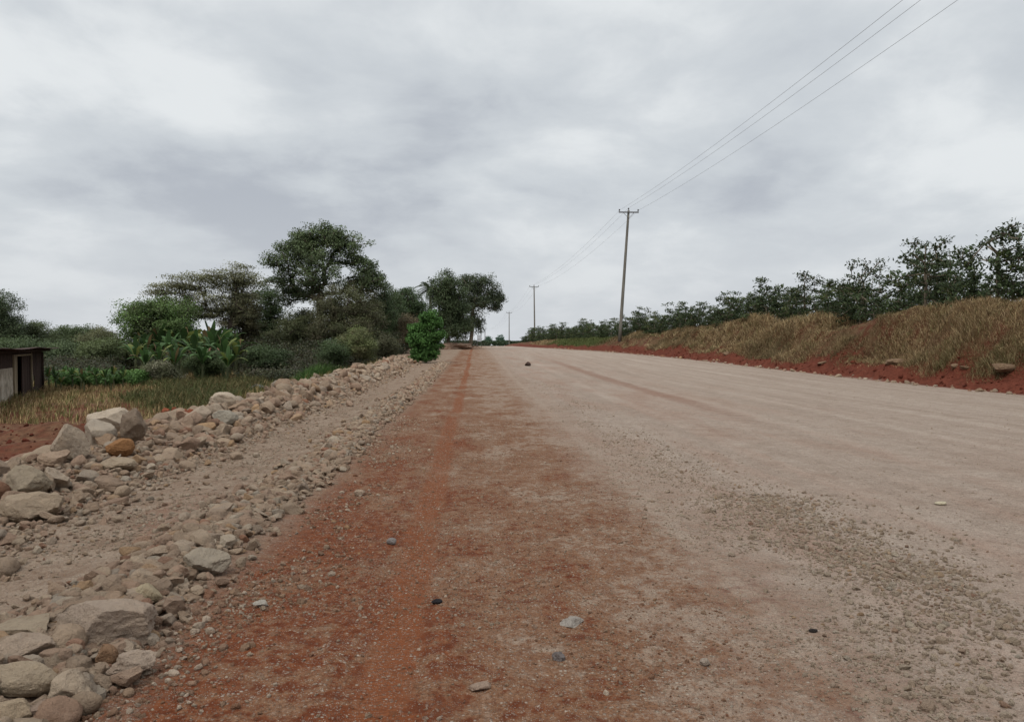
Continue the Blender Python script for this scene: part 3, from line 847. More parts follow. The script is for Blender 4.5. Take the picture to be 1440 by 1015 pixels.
# ------------------------------------------------------------------ grass
def grass(name, P, Hh, Wd, C, label, lean=.45, wind=(.15, .0), mat=None, nseg=2):
    """P (n,3) blade roots, C (n,3)"""
    n = len(P)
    az = rng.uniform(0, 6.283, n)
    d = np.stack([np.cos(az), np.sin(az), np.zeros(n)], 1)
    s = np.stack([-np.sin(az), np.cos(az), np.zeros(n)], 1)
    az2 = az+rng.normal(0, .8, n); s = np.stack([-np.sin(az2), np.cos(az2), np.zeros(n)], 1)
    ln = np.abs(rng.normal(lean, lean*.5, n))
    up = np.array([0, 0, 1.])
    mid = P+d*(Hh*ln*.35)[:, None]+up*(Hh*.6)[:, None]
    tip = P+d*(Hh*ln)[:, None]+up*(Hh*(1-.35*ln))[:, None]+np.array([*wind, 0])*Hh[:, None]
    gn = np.array([0, 0, .9])+.45*d+.35*unit_rand(n)
    gn /= np.linalg.norm(gn, axis=1, keepdims=True)
    sg = np.sign((np.cross(s, mid-P)*gn).sum(1)); sg[sg == 0] = 1
    w = (Wd*.5*sg)[:, None]*s
    v = np.stack([P-w, P+w, mid+w*.8, mid-w*.8, tip], 1).reshape(-1, 3)
    b = np.arange(n)[:, None]*5
    q = b+np.array([[0, 1, 2, 3]]); t = b+np.array([[3, 2, 4]])
    c = np.repeat(C, 5, 0)
    me = raw_mesh(name, v, t, q, {'tint': c})
    soft_normals(me, np.repeat(gn, 5, axis=0))
    o = obj(name, me, mat or M_GRASS); tag(o, label, 'grass', None, 'stuff')
    return o

def tufts(X, Y, per, spread, h0, h1, cols, cp, w0=.010, w1=.02, dome=None):
    n = len(X)
    keep = np.repeat(np.arange(n), per)
    x = X[keep]+rng.normal(0, spread, len(keep)); y = Y[keep]+rng.normal(0, spread, len(keep))
    hs = rng.uniform(h0, h1, n)[keep]*rng.uniform(.6, 1.1, len(keep))
    if dome: hs *= .35+.75*np.exp(-((x-X[keep])**2+(y-Y[keep])**2)/dome**2)
    cc = cols[rng.choice(len(cols), n, p=cp)][keep]*rng.uniform(.75, 1.25, (len(keep), 1))
    P = np.stack([x, y, height(x, y)-.02], 1)
    return P, hs, rng.uniform(w0, w1, len(keep)), cc

DRY = 1.3*np.array([(.335,.24,.128),(.42,.32,.182),(.25,.165,.088),(.18,.165,.07),(.135,.082,.05)])
def bank_grass():
    n = 21000
    Y = 15*(150/15)**rng.random(n)**1.15
    xr = tb(_XR, Y)
    U = rng.uniform(16.85, 20.8, n)
    X = xr+(U-16)
    m = fbm(X*.6, Y*.5, 90, 3)
    keep = rng.random(n) < np.clip(1.15+1.3*m, .55, 1)
    # bare red hollow in the bank and bare stretch near the pole
    keep &= ~((np.abs(Y-36.0-.9*(U-18)) < 2.0+.8*m) & (U > 17.9) & (U < 19.6) & (rng.random(n) < .93))
    keep &= ~((Y > 69) & (Y < 88) & (U < 18.6) & (rng.random(n) < .85))
    keep &= ~((Y > 110) & (U < 18.4) & (rng.random(n) < .8))
    keep &= (U > 17.05+.5*fbm(X*0, Y*.6, 91, 2))
    X, Y = X[keep], Y[keep]
    P, h, w, c = tufts(X, Y, 24, .17, .16, .50, DRY, [.33, .20, .22, .13, .12], dome=.24)
    w = w*np.clip(P[:, 1]/40, .7, 2.2)
    big = fbm(P[:, 0]*.8, P[:, 1]*.55, 93, 3); h = h*np.clip(.95+1.3*big, .35, 1.7)
    dull = sstep((fbm(P[:, 0]*.35, P[:, 1]*.22, 94, 3)-.02)/.25)[:, None]
    c = c*(1-.55*dull)+np.array([.15, .115, .058])*.55*dull
    low = (sstep((32-P[:, 1])/6)*sstep((18.1-(P[:, 0]-tb(_XR, P[:, 1])+16))/1.0))[:, None]*.5
    c = c*(1-low)+np.array([.135, .135, .055])*low
    # greener stretch of verge beyond the pole
    gm = sstep((P[:, 1]-86)/5)*(1-sstep((P[:, 1]-118)/10))
    c = c*(1-gm[:, None])+np.array([.155, .18, .065])*gm[:, None]
    grass('dry_grass', P, h, w, c, 'dry straw coloured grass covering the right hand bank', lean=1.05)
bank_grass()

def yard_grass():
    n = 11000
    Y = rng.uniform(17, 62, n); X = -rng.uniform(6.2, 44, n)
    m = fbm(X*.22, Y*.22, 95, 3)
    lim = 23.5+2.*vnoise(X*.3, X*0, 96)
    keep = (Y > lim) | ((X > -10.5) & (Y > 17.5) & (m > -.05))
    keep &= (X/Y > -.66) & (rng.random(n) < np.clip(.75+1.2*m, .15, 1))
    X, Y = X[keep], Y[keep]
    P, h, w, c = tufts(X, Y, 13, .16, .15, .48, 1.15*np.array([(.36,.26,.13),(.41,.31,.16),(.26,.18,.09),(.19,.18,.07),(.13,.15,.05)]), [.33, .2, .2, .17, .10])
    near_ridge = sstep((P[:, 0]+16)/5)*sstep((P[:, 1]-24)/8)
    g = near_ridge*(rng.random(len(P)) < .35)
    c = c*(1-g[:, None])+np.array([.105, .125, .045])*g[:, None]
    grass('yard_grass', P, h, w*1.5, c, 'dry and greenish grass in the yard below the ridge')
    n = 5200
    Y = rng.uniform(27, 46, n); px = rng.uniform(150, 430, n); X = (px-VPX)/F0*Y
    k = (X < -7.2) & (fbm(X*.3, Y*.3, 98, 3)+np.clip((px-240)/90, -.7, 0)*.8+np.clip((Y-30)/6, -1, 0)*.25 > -.12)
    X, Y = X[k], Y[k]
    P, h, w, c = tufts(X, Y, 15, .22, .35, .85, np.array([(.115,.125,.05),(.17,.15,.065),(.23,.175,.085),(.085,.105,.04)]), [.35, .25, .2, .2], dome=.35)
    grass('tall_grass', P, h, w*1.6, c, 'tall olive and brown grass in front of the bananas', lean=.8)
    # sparse blades over the ridge back
    n = 900
    Y = rng.uniform(18, 52, n); X = -rng.uniform(5.3, 6.6, n)
    P, h, w, c = tufts(X, Y, 9, .12, .2, .5, np.array([(.26,.20,.09),(.13,.14,.05)]), [.6, .4])
    grass('ridge_grass', P, h, w*1.3, c, 'thin grass growing on the back of the rubble ridge')
yard_grass()

def grass_tuft():
    P0 = ground_hit(452, 512); base = (at(452, 512, 40).x, 40.0)
    n = 3600
    x = base[0]+rng.normal(0, .75, n); y = base[1]+rng.normal(0, .5, n)
    P = np.stack([x, y, height(x, y)-.05], 1)
    hh = rng.uniform(.9, 1.75, n)*np.exp(-((x-base[0])/1.5)**2)
    c = np.array([(.085,.155,.040)])*rng.uniform(.6, 1.35, (n, 1))
    P[:, :2] -= base
    z0 = hz(*base); P[:, 2] -= z0
    o = grass('grass_clump', P, hh, np.full(n, .03), c, 'clump of tall bright green grass behind the rubble ridge', lean=.55, mat=M_BLEAF)
    del o['kind']; o['category'] = 'grass clump'; o.location = (*base, z0)
grass_tuft()

# ------------------------------------------------------------------ trees
def skeleton(root, trunk_top, clusters, r_tip=.018, trunk_r=.2, lean_nodes=5, gravity=.15):
    """nodes, parents, radii: every cluster hangs from the nearest node nearer to the trunk"""
    nodes = []; par = []
    for k in range(lean_nodes+1):
        t = k/lean_nodes
        p = root*(1-t)+trunk_top*t + np.array([.06*math.sin(t*4), .06*math.cos(t*3)-.06, 0])*np.linalg.norm(trunk_top-root)*.3
        nodes.append(p); par.append(k-1)
    hub = trunk_top
    order = np.argsort(np.linalg.norm(clusters-hub, axis=1))
    tips = []
    for i in order:
        c = clusters[i]
        N = np.array(nodes)
        d = np.linalg.norm(N-c, axis=1)
        pen = np.maximum(N[:, 2]-c[2], 0)*.7
        j = int(np.argmin(d+pen + .25*np.linalg.norm(N-hub, axis=1)))
        a = N[j]; L = np.linalg.norm(c-a)
        seg = max(1, int(L/1.1))
        prev = j
        off = rng.normal(0, .07*L, 3)
        for s in range(1, seg+1):
            t = s/seg
            p = a*(1-t)+c*t + off*math.sin(math.pi*t) + np.array([0, 0, gravity*L*math.sin(math.pi*t)*.5])
            nodes.append(p); par.append(prev); prev = len(nodes)-1
        tips.append(prev)
    n = len(nodes); r2 = np.zeros(n)
    for k in range(n-1, -1, -1):
        if r2[k] == 0: r2[k] = r_tip**2.3
        if par[k] >= 0: r2[par[k]] += r2[k]
    rad = r2**(1/2.3)
    rad *= 1.0
    f = trunk_r/rad[0] if rad[0] > 0 else 1
    rad = np.minimum(rad*np.clip(f, .4, 2.5), trunk_r)
    rad[0] *= 1.25
    return np.array(nodes), par, rad

def wood_mesh(name, nodes, par, rad, n=6):
    mb = MB()
    kids = {}
    for k, p in enumerate(par): kids.setdefault(p, []).append(k)
    used = set()
    stack = [(0, None)]
    while stack:
        k, start = stack.pop()
        chain = [] if start is None else [start]
        cur = k
        while True:
            chain.append(cur)
            ch = kids.get(cur, [])
            if not ch: break
            ch = sorted(ch, key=lambda q: -rad[q])
            for o_ in ch[1:]: stack.append((o_, cur))
            cur = ch[0]
        if len(chain) > 1:
            pts = nodes[chain]; rr = rad[chain].copy()
            if start is not None: rr[0] = min(rr[0], rr[1]*1.25)
            mb.tube(pts, rr, n if rr.max() > .04 else 4, True)
    return mb.mesh(name, True)

def lobe_points(lobes, n, shell=.45):
    vol = np.array([l[3]*l[4]*l[5] for l in lobes])**.62
    which = rng.choice(len(lobes), n, p=vol/vol.sum())
    L = np.array(lobes)[which]
    d = unit_rand(n)*(rng.random(n)**shell)[:, None]
    return L[:, :3]+d*L[:, 3:6]

def make_tree(name, label, cat, base, lobes, trunk_top, nclu=160, per=150, csize=.5, cflat=.6, leaf=.13, lw=.55, col=(.06,.085,.035), var=.35, trunk_r=.22,
              bark=None, r_tip=.016, group=None, shell=.45, droop=.1, up=.35, leafmat=None, colvar2=None, rz=0):
    """base: world point; lobes and trunk_top relative to base"""
    root = empty(name, base, rz)
    tag(root, label, cat, group)
    cl = lobe_points(lobes, nclu, shell)
    ctr0 = cl.mean(0); outl = rng.random(nclu) < .11
    cl[outl] = ctr0+(cl[outl]-ctr0)*rng.uniform(1.05, 1.28, (outl.sum(), 1))
    cl[:, 2] = np.maximum(cl[:, 2], .25)
    nodes, par, rad = skeleton(np.array([0, 0, -.3]), np.array(trunk_top, float), cl, r_tip, trunk_r)
    wm = wood_mesh('trunk', nodes, par, rad)
    obj('trunk', wm, bark or M_BARK, root)
    n = nclu*per
    rep = np.repeat(np.arange(nclu), per)
    off = np.clip(rng.normal(0, 1, (n, 3)), -1.7, 1.7)*np.array([csize, csize, csize*cflat])*.55
    sz = rng.uniform(.7, 1.3, nclu)
    P = cl[rep]+off*sz[rep][:, None]
    cc = np.minimum(1.95*np.array(col)*np.array([1.0, 1.10, .84]), .22)[None]*rng.uniform(1-var, 1+var, (nclu, 1))
    if colvar2 is not None:
        t = rng.random((nclu, 1))**1.5
        cc = cc*(1-t*.7)+np.array(colvar2)[None]*t*.7
    tint = cc[rep]*rng.uniform(.8, 1.2, (n, 1))
    Ls = rng.uniform(.7, 1.3, n)*leaf
    ctr = np.average(cl, axis=0)
    out = off/(csize*.55)*.55+(P-ctr)/(np.abs(P-ctr).max(0)+.1)*1.1
    obj('crown', leaf_mesh('crown', P, Ls, Ls*lw, tint, out, up, droop), leafmat or M_LEAF, root)
    return root

def on_ground(px, Y):
    x = at(px, 480, Y).x
    return np.array([x, Y, hz(x, Y)])

def px_tree(name, label, cat, cx, half, top, Y, crown_bot, lobes=None, nl=9, tx=None, **kw):
    """round-crowned tree that fills the sight-line box (cx +- half, top .. crown_bot) at distance Y"""
    b = on_ground(cx if tx is None else tx, Y)
    s = Y/F0
    W = half*s
    zt = EYE+(VPY-top)*s-b[2]; zb = EYE+(VPY-crown_bot)*s-b[2]
    zb = max(zb, .2)
    H = zt-zb
    ox = at(cx, 480, Y).x-b[0]
    if lobes is None:
        lobes = []
        for k in range(nl):
            a = 2.4*k+rng.uniform(-.5, .5)
            r_ = rng.uniform(.30, .46); rz_ = r_*rng.uniform(.42, .62)
            fz = rz_+(1-2*rz_)*((k+.5)/nl)
            lim = math.sqrt(max(.12, 1-((fz-.42)/.66)**2))
            rr = rng.uniform(.55, 1.)*(1-r_)*lim
            lobes.append((math.cos(a)*rr, math.sin(a)*rr, fz, r_, r_, rz_))
        lobes.append((0, 0, .80, .36, .36, .20)); lobes.append((0, 0, .4, .6, .6, .32))
    LL = [(ox+x*W, y*W, zb+z*H, rx*W, ry*W, rz_*H) for x, y, z, rx, ry, rz_ in lobes]
    tt = (ox*.6, 0, zb+H*.22)
    return make_tree(name, label, cat, b, LL, tt, **kw)

DK = (.040, .052, .028); DKB = (.050, .050, .030); MG = (.058, .088, .034); OL = (.085, .088, .045)

def dense(nclu, per, **k): return dict(nclu=nclu, per=per, **k)

# big spreading tree
px_tree('tall_tree', 'tallest dark green tree with a broad open crown above the scrub', 'tree', 455, 78, 318, 70, 452,
        lobes=[(.26,0,.84,.30,.35,.12),(-.36,.1,.84,.30,.35,.11),(-.02,0,.80,.40,.45,.17),(.38,.1,.70,.34,.4,.17),(-.48,-.1,.70,.34,.4,.16),(-.74,.1,.48,.28,.3,.13),(.80,0,.44,.26,.3,.13),(.0,-.3,.52,.5,.4,.2),(-.62,.3,.30,.34,.3,.11),(.5,.3,.36,.34,.3,.14),(.08,.1,.93,.20,.25,.07),(.98,-.1,.40,.16,.2,.08),(-.25,.1,.34,.36,.3,.12),(.66,.1,.58,.22,.3,.10),(-.85,0,.62,.16,.2,.07)],
        tx=448, nclu=520, per=95, csize=.58, leaf=.17, col=(.060,.072,.042), var=.4, trunk_r=.34, shell=.38, r_tip=.02)
# flat-topped acacia
def acacia(name, label, cx, top, Y, tiers, tx, **kw):
    b = on_ground(tx, Y); s = Y/F0
    LL = []
    for (px, py, hw, th) in tiers:
        x = at(px, 480, Y).x-b[0]
        LL.append((x, rng.uniform(-1, 1), EYE+(VPY-py)*s-b[2], hw*s, hw*s*.9, th*s))
    return make_tree(name, label, 'tree', b, LL, (at(tx+8, 480, Y).x-b[0], 0, (EYE+(VPY-450)*s)-b[2]), **kw)
acacia('acacia_tree', 'flat topped acacia with thin feathery layers of olive foliage', 300, 374, 62,
       [(334,378,16,5),(350,386,14,4),(312,388,30,6),(280,394,40,5),(246,404,28,4),(222,399,12,2),(328,400,36,8),(294,405,46,8),(338,414,26,10),(258,414,34,7),(310,422,44,10),(226,413,20,4),(345,396,22,6),(274,430,40,10),(330,438,30,12),(296,444,36,10)], 318,
       nclu=340, per=85, csize=.8, cflat=.26, leaf=.14, col=(.118,.116,.072), var=.3, trunk_r=.15, r_tip=.016, up=1.2, droop=0)
px_tree('leafy_tree', 'rounded mid green tree in front of the flat topped acacia', 'tree', 222, 70, 414, 58, 500, nl=12, nclu=330, per=130, csize=.6, leaf=.14, col=(.070,.105,.040), var=.4, trunk_r=.18, colvar2=(.10,.105,.05))
px_tree('cypress_tree', 'dark columnar tree between the acacia and the tallest tree', 'tree', 374, 30, 395, 76, 512, nl=12, nclu=240, per=130, csize=.55, leaf=.14, col=DK, var=.3, trunk_r=.2)
px_tree('dark_tree', 'brownish dark tree behind the acacia, right side', 'tree', 340, 34, 404, 70, 512, nl=12, nclu=240, per=120, csize=.55, leaf=.14, col=(.062,.052,.034), var=.3, trunk_r=.18)
px_tree('thorn_tree', 'dense dull brown green tree below the tallest tree', 'tree', 490, 74, 400, 64, 512, nl=16, nclu=480, per=120, csize=.6, leaf=.13, col=(.058,.058,.034), var=.35, trunk_r=.2, colvar2=(.085,.06,.04))
px_tree('thorn_tree', 'dark tree with a flat top right of the dull brown green tree', 'tree', 535, 36, 400, 72, 510, nl=12, nclu=260, per=120, csize=.6, leaf=.14, col=DK, var=.3, trunk_r=.18)
px_tree('dark_tree', 'dark tree left of the palm with a rounded top', 'tree', 572, 36, 402, 88, 500, nl=12, nclu=260, per=120, csize=.7, leaf=.17, col=(.042,.056,.032), var=.3, trunk_r=.2)
px_tree('dark_tree', 'dark tree filling the gap between the tallest tree and the palm', 'tree', 550, 30, 405, 82, 500, nl=12, nclu=220, per=120, csize=.6, leaf=.15, col=DK, var=.3, trunk_r=.18)
px_tree('dark_tree', 'shadowy tree just left of the trunk of the tallest tree', 'tree', 424, 30, 428, 74, 510, nl=12, nclu=200, per=120, csize=.6, leaf=.15, col=DKB, var=.3, trunk_r=.16)
px_tree('dark_tree', 'tall dense dark tree just right of the palm', 'tree', 630, 34, 378, 100, 494, nl=13, nclu=340, per=120, csize=.8, leaf=.2, col=(.044,.054,.032), var=.35, trunk_r=.25)
px_tree('dark_tree', 'low brown tinged tree in the gap left of the bright green shrub', 'tree', 565, 46, 444, 74, 510, nl=12, nclu=220, per=130, csize=.6, leaf=.13, col=(.070,.050,.036), var=.3, trunk_r=.15)
px_tree('dark_tree', 'low dark tree in the gap left of the tallest tree trunk', 'tree', 408, 48, 446, 68, 514, nl=12, nclu=260, per=130, csize=.6, leaf=.13, col=DKB, var=.3, trunk_r=.15)
px_tree('roadside_tree', 'tree with bare pale trunk and open round crown at the road crest', 'tree', 670, 33, 385, 108, 446,
        lobes=[(-.3,0,.7,.5,.5,.28),(.28,.1,.74,.5,.5,.24),(.72,0,.50,.34,.4,.22),(.95,0,.42,.18,.3,.12),(-.4,0,.30,.4,.4,.2),(.1,-.2,.35,.5,.4,.22),(.8,.1,.25,.2,.3,.10),(-.1,.0,-.1,.32,.3,.18),(.15,.1,-.25,.14,.2,.12),(-.5,0,-.25,.25,.3,.15)],
        tx=660, nclu=330, per=80, csize=.75, leaf=.2, col=(.045,.052,.036), var=.35, trunk_r=.3, bark=M_BARKP, shell=.4, droop=.35)
# shrubs behind the ridge
px_tree('flowering_shrub', 'yellowish shrub with pale dry sprays behind the rubble ridge', 'shrub', 500, 36, 462, 52, 505, nl=12, nclu=170, per=130, csize=.4, leaf=.10, col=(.085,.092,.045), var=.4, trunk_r=.08, colvar2=(.24,.20,.11))
px_tree('leafy_shrub', 'green dense leafy shrub at the end of the rubble ridge', 'shrub', 599, 25, 441, 50, 508,
        lobes=[(-.1,0,.12,.75,.6,.14),(.15,.1,.28,.78,.6,.16),(-.25,0,.42,.7,.6,.15),(.25,0,.55,.72,.6,.16),(-.2,.1,.68,.7,.6,.15),(.3,0,.80,.55,.5,.13),(.1,0,.92,.42,.4,.08),(-.65,0,.5,.3,.3,.1)],
        nclu=260, per=90, csize=.28, leaf=.16, lw=.42, col=(.042,.080,.026), var=.4, trunk_r=.07, droop=.5, leafmat=M_BLEAF)
px_tree('dark_shrub', 'dark low shrub between the green grass clump and yellowish shrub', 'shrub', 470, 24, 478, 50, 510, nclu=60, per=140, csize=.45, nl=10, leaf=.10, col=DK, var=.3, trunk_r=.06)
px_tree('dark_shrub', 'dark low shrub right of the yellowish shrub', 'shrub', 543, 24, 472, 56, 505, nclu=60, per=140, csize=.4, leaf=.10, col=(.05,.045,.03), var=.3, trunk_r=.06)
px_tree('dark_shrub', 'dark low shrub at the right end of the banana clump', 'shrub', 372, 36, 488, 50, 520, nclu=80, per=140, csize=.4, leaf=.11, col=DK, var=.3, trunk_r=.06)
px_tree('dark_shrub', 'dark bush at the foot of the banana clump', 'shrub', 290, 34, 496, 46, 530, nclu=70, per=140, csize=.4, leaf=.11, col=(.045,.055,.028), var=.3, trunk_r=.06)
px_tree('dry_shrub', 'twiggy shrub with white flower heads in front of the bananas', 'shrub', 226, 30, 508, 44, 535, nclu=60, per=120, csize=.35, leaf=.09, col=(.06,.06,.035), var=.3, trunk_r=.05, colvar2=(.42,.38,.28))
# trees along the left horizon
for cx, half, top, Yd, col, lab in [(2,24,408,92,(.052,.062,.040),'tall tree cut by the left edge behind the shed'), (48,34,452,96,(.062,.068,.042),'low spreading tree right behind the shed roof'),
        (98,32,458,100,(.058,.070,.040),'low olive tree second from the shed along the skyline'), (140,26,462,92,(.070,.066,.042),'small brown green tree left of the rounded leafy tree'),
        (20,40,478,70,(.045,.056,.032),'dark bushy tree directly above the shed roof'), (88,36,484,66,(.048,.058,.034),'dark bushy tree behind the low green crop'), (150,36,478,62,(.066,.074,.040),'dull green bushy tree left of the banana clump')]:
    px_tree('bushy_tree', lab, 'tree', cx, half*1.25, top, Yd, 525, nl=12, nclu=260, per=120, csize=.75, leaf=.17, col=col, var=.3, trunk_r=.18)

# understorey as one mass
def undergrowth():
    n = 4600
    Y = rng.uniform(46, 80, n); X = -rng.uniform(7, 46, n)
    px = VPX+F0*X/Y
    m = fbm(X*.25, Y*.25, 120, 3)
    keep = (px > -20) & (px < 628) & (m > -.45) & ((px < 172) | (px > 350) | (Y > 61))
    X, Y = X[keep], Y[keep]
    per = 70
    rep = np.repeat(np.arange(len(X)), per)
    hh = (.7+np.where(VPX+F0*X/Y > 330, 2.0, .9)*rng.random(len(X))*sstep((Y-46)/12))
    z0 = height(X, Y)
    P = np.stack([X[rep]+rng.normal(0, .5, len(rep)), Y[rep]+rng.normal(0, .5, len(rep)), z0[rep]+rng.random(len(rep))*hh[rep]], 1)
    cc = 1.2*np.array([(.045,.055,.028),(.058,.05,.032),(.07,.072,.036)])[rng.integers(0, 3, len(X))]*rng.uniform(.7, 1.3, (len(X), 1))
    out = np.stack([P[:, 0]-X[rep], P[:, 1]-Y[rep], P[:, 2]-z0[rep]-hh[rep]*.4], 1)
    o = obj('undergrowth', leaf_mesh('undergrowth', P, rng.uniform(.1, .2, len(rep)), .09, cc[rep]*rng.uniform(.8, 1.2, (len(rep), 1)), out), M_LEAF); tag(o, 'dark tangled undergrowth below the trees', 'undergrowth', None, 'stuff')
undergrowth()

# palm
def palm(base, h, label):
    root = empty('palm_tree', base); tag(root, label, 'tree')
    mb = MB(); zz = np.linspace(-.2, h, 10)
    mb.tube(np.stack([.15*np.sin(zz*.3), 0*zz, zz], 1), np.linspace(.24, .16, 10), 8)
    obj('trunk', mb.mesh('trunk', True), M_BARK, root)
    mb = MB(); top = np.array([.15*math.sin(h*.3), 0, h])
    for k in range(26):
        az = rng.uniform(0, 6.283); el = rng.uniform(-.3, 1.2); L = rng.uniform(2.3, 3.3)
        t = np.linspace(0, 1, 9)
        r = L*t*math.cos(el)*(1-.1*t); zc = L*(t*math.sin(el)-.55*t*t)
        sp = top+np.stack([r*math.cos(az), r*math.sin(az), zc], 1)
        side = np.array([-math.sin(az), math.cos(az), 0])
        mb.tube(sp, np.linspace(.03, .008, 9), 4, False, (.06,.07,.035))
        for i in range(1, 9):
            for f in (0, .33, .66):
                p = sp[i-1]*(1-f)+sp[i]*f
                d = sp[i]-sp[i-1]; d /= np.linalg.norm(d)
                for s in (-1, 1):
                    tip = p+side*s*.42+d*.3+np.array([0, 0, -.22])
                    mb.add([p-d*.03, p+d*.05, tip], [(0, 1, 2)], None, np.array([.045,.060,.032])*rng.uniform(.7, 1.3))
    obj('crown', mb.mesh('crown'), M_LEAF, root)
b = on_ground(604, 108)
palm(b, EYE+(VPY-407)*108/F0-b[2], 'feathery palm among the dark trees')

# bananas
def banana_meshes(seed, h=3.6, nl=13):
    r = np.random.default_rng(seed)
    mb = MB(); zz = np.linspace(-.1, h*.42, 6)
    mb.tube(np.stack([.08*np.sin(zz), .05*zz, zz], 1), np.linspace(.15, .08, 6), 8, True, (.085,.095,.045))
    stem = mb.mesh('stem', True)
    mb = MB(); top = np.array([.08*math.sin(h*.42), .05*h*.42, h*.40])
    for k in range(nl):
        az = k*2.4+r.uniform(-.5, .5); el = r.uniform(.95, 1.52); L = h*r.uniform(.50, .70); wmax = r.uniform(.13, .20)
        t = np.linspace(0, 1, 12)
        rr = L*t*math.cos(el)*(1+.25*t); zc = L*(t*math.sin(el)-(.16+.75*math.cos(el))*t**2.6)
        sp = top+np.stack([rr*math.cos(az), rr*math.sin(az), zc], 1)
        side = np.array([-math.sin(az), math.cos(az), 0])
        wd = wmax*np.clip(np.sin(np.pi*np.clip((t-.12)/.9, 0, 1))**.6, 0.03, 1)*(1+.10*r.normal(size=12))
        col = np.array([.052,.100,.030])*r.uniform(.5, 1.5)
        if r.random() < .2: col = np.array([.17,.20,.055])
        if r.random() < .12: col = np.array([.16,.11,.05])
        up = np.array([0, 0, .35])
        Lf = sp+side*wd[:, None]-up*wd[:, None]*r.uniform(-.4, .9); Rt = sp-side*wd[:, None]-up*wd[:, None]*r.uniform(-.4, .9)
        v = np.stack([Lf, sp, Rt], 1).reshape(-1, 3)
        i = np.arange(11)[:, None]*3
        q = np.concatenate([i+np.array([[0, 1, 4, 3]]), i+np.array([[1, 2, 5, 4]])])
        mb.add(v, None, q, col)
    return stem, mb.mesh('leaves', True)
BAN = [banana_meshes(k) for k in range(5)]
def banana(px, Y, sc, label, group):
    b = on_ground(px, Y)
    k = rng.integers(5)
    o = empty('banana_plant', b, rng.uniform(0, 6.28)); o.scale = (sc,)*3
    tag(o, label, 'banana plant', group)
    obj('stem', BAN[k][0], M_BLEAF, o); obj('leaves', BAN[k][1], M_BLEAF, o)
for px, Y, sc in [(192,50,.85),(207,54,.95),(222,48,.8),(236,52,1.05),(250,47,.85),(262,53,1.1),(276,50,1.0),(288,55,1.05),(300,51,1.1),(313,48,.95),(322,53,1.1),(335,50,.85),(206,45,.7),(246,44,.7),(285,45,.75),(318,44,.7),(199,55,1.0),(215,56,1.1),(243,57,1.2),(256,56,1.15),(270,57,1.2),(295,58,1.2),(308,56,1.15),(330,57,1.05),(228,56,1.15)]:
    banana(px, Y, sc*1.0, 'banana plant with broad green leaves in the clump under the acacia', 'bananas in the clump')
for px, Y, sc in [(68,42,.40),(78,41,.38),(90,43,.42),(101,42,.40),(113,41,.38),(124,43,.42),(136,42,.40),(148,41,.36),(160,42,.40),(172,40,.36),(84,39,.32),(118,39,.32),(155,39,.3)]:
    banana(px, Y, sc, 'small young banana plant in the low green crop row beside the shed', 'young bananas beside the shed')
for cx, half, lab in [(100,26,'low green bush in the crop row right of the shed'), (150,28,'low green bush at the end of the crop row'), (184,20,'low green bush below the left end of the bananas')]:
    px_tree('green_bush', lab, 'bush', cx, half, 522, 43, 546, nclu=70, per=120, csize=.35, leaf=.11, col=(.06,.10,.035), var=.35, trunk_r=.05)

# ------------------------------------------------------------------ coffee bushes on the bank
def coffee_meshes(seed, h=2.7, dense_=1.):
    global rng
    keep = rng; rng = np.random.default_rng(seed)
    cl = []
    nst = rng.integers(3, 6)
    for s in range(nst):
        az = rng.uniform(0, 6.283); ln = rng.uniform(.15, .55)
        top = np.array([math.cos(az)*ln, math.sin(az)*ln, h*rng.uniform(.75, 1.)])
        for z in np.linspace(.22, 1, 7):
            for k in range(max(1, int(rng.integers(2, 5)*dense_*(.7 if z > .6 else 1)))):
                a2 = rng.uniform(0, 6.283); rr = (1.2-.5*z)*rng.uniform(.3, 1.)
                cl.append(np.array([top[0]*z+math.cos(a2)*rr, top[1]*z+math.sin(a2)*rr, top[2]*z-rr*.12+rng.normal(0, .08)]))
    cl = np.array(cl)
    nodes, par, rad = skeleton(np.array([0, 0, -.2]), np.array([0, 0, h*.35]), cl, .010, .05, 3)
    wood = wood_mesh('trunk', nodes, par, rad, 5)
    per = 24
    rep = np.repeat(np.arange(len(cl)), per)
    P = cl[rep]+rng.normal(0, 1, (len(rep), 3))*np.array([.15, .15, .065])
    cc = np.array([.060,.084,.036])*rng.uniform(.55, 1.5, (len(cl), 1))
    yel = rng.random(len(cl)) < .12
    cc[yel] = np.array([.10,.12,.04])*rng.uniform(.7, 1.2, (yel.sum(), 1))
    L = rng.uniform(.12, .24, len(rep))
    crown = leaf_mesh('crown', P, L, L*.42, cc[rep]*rng.uniform(.75, 1.25, (len(rep), 1)), P-cl[rep]+.35*(P-np.array([0, 0, h*.5])), .5, .35, .5)
    rng = keep
    return wood, crown
COF = [coffee_meshes(200+k, 2.7, 1.+.15*(k % 3)) for k in range(7)]
def coffee(x, y, sc, label, group, k=None, szz=1.):
    k = int(rng.integers(7)) if k is None else k
    o = empty('coffee_bush', (x, y, hz(x, y)), rng.uniform(0, 6.28)); o.scale = (sc, sc, sc*szz)
    tag(o, label, 'bush', group)
    obj('trunk', COF[k][0], M_BARKP, o); obj('crown', COF[k][1], M_BLEAF, o)
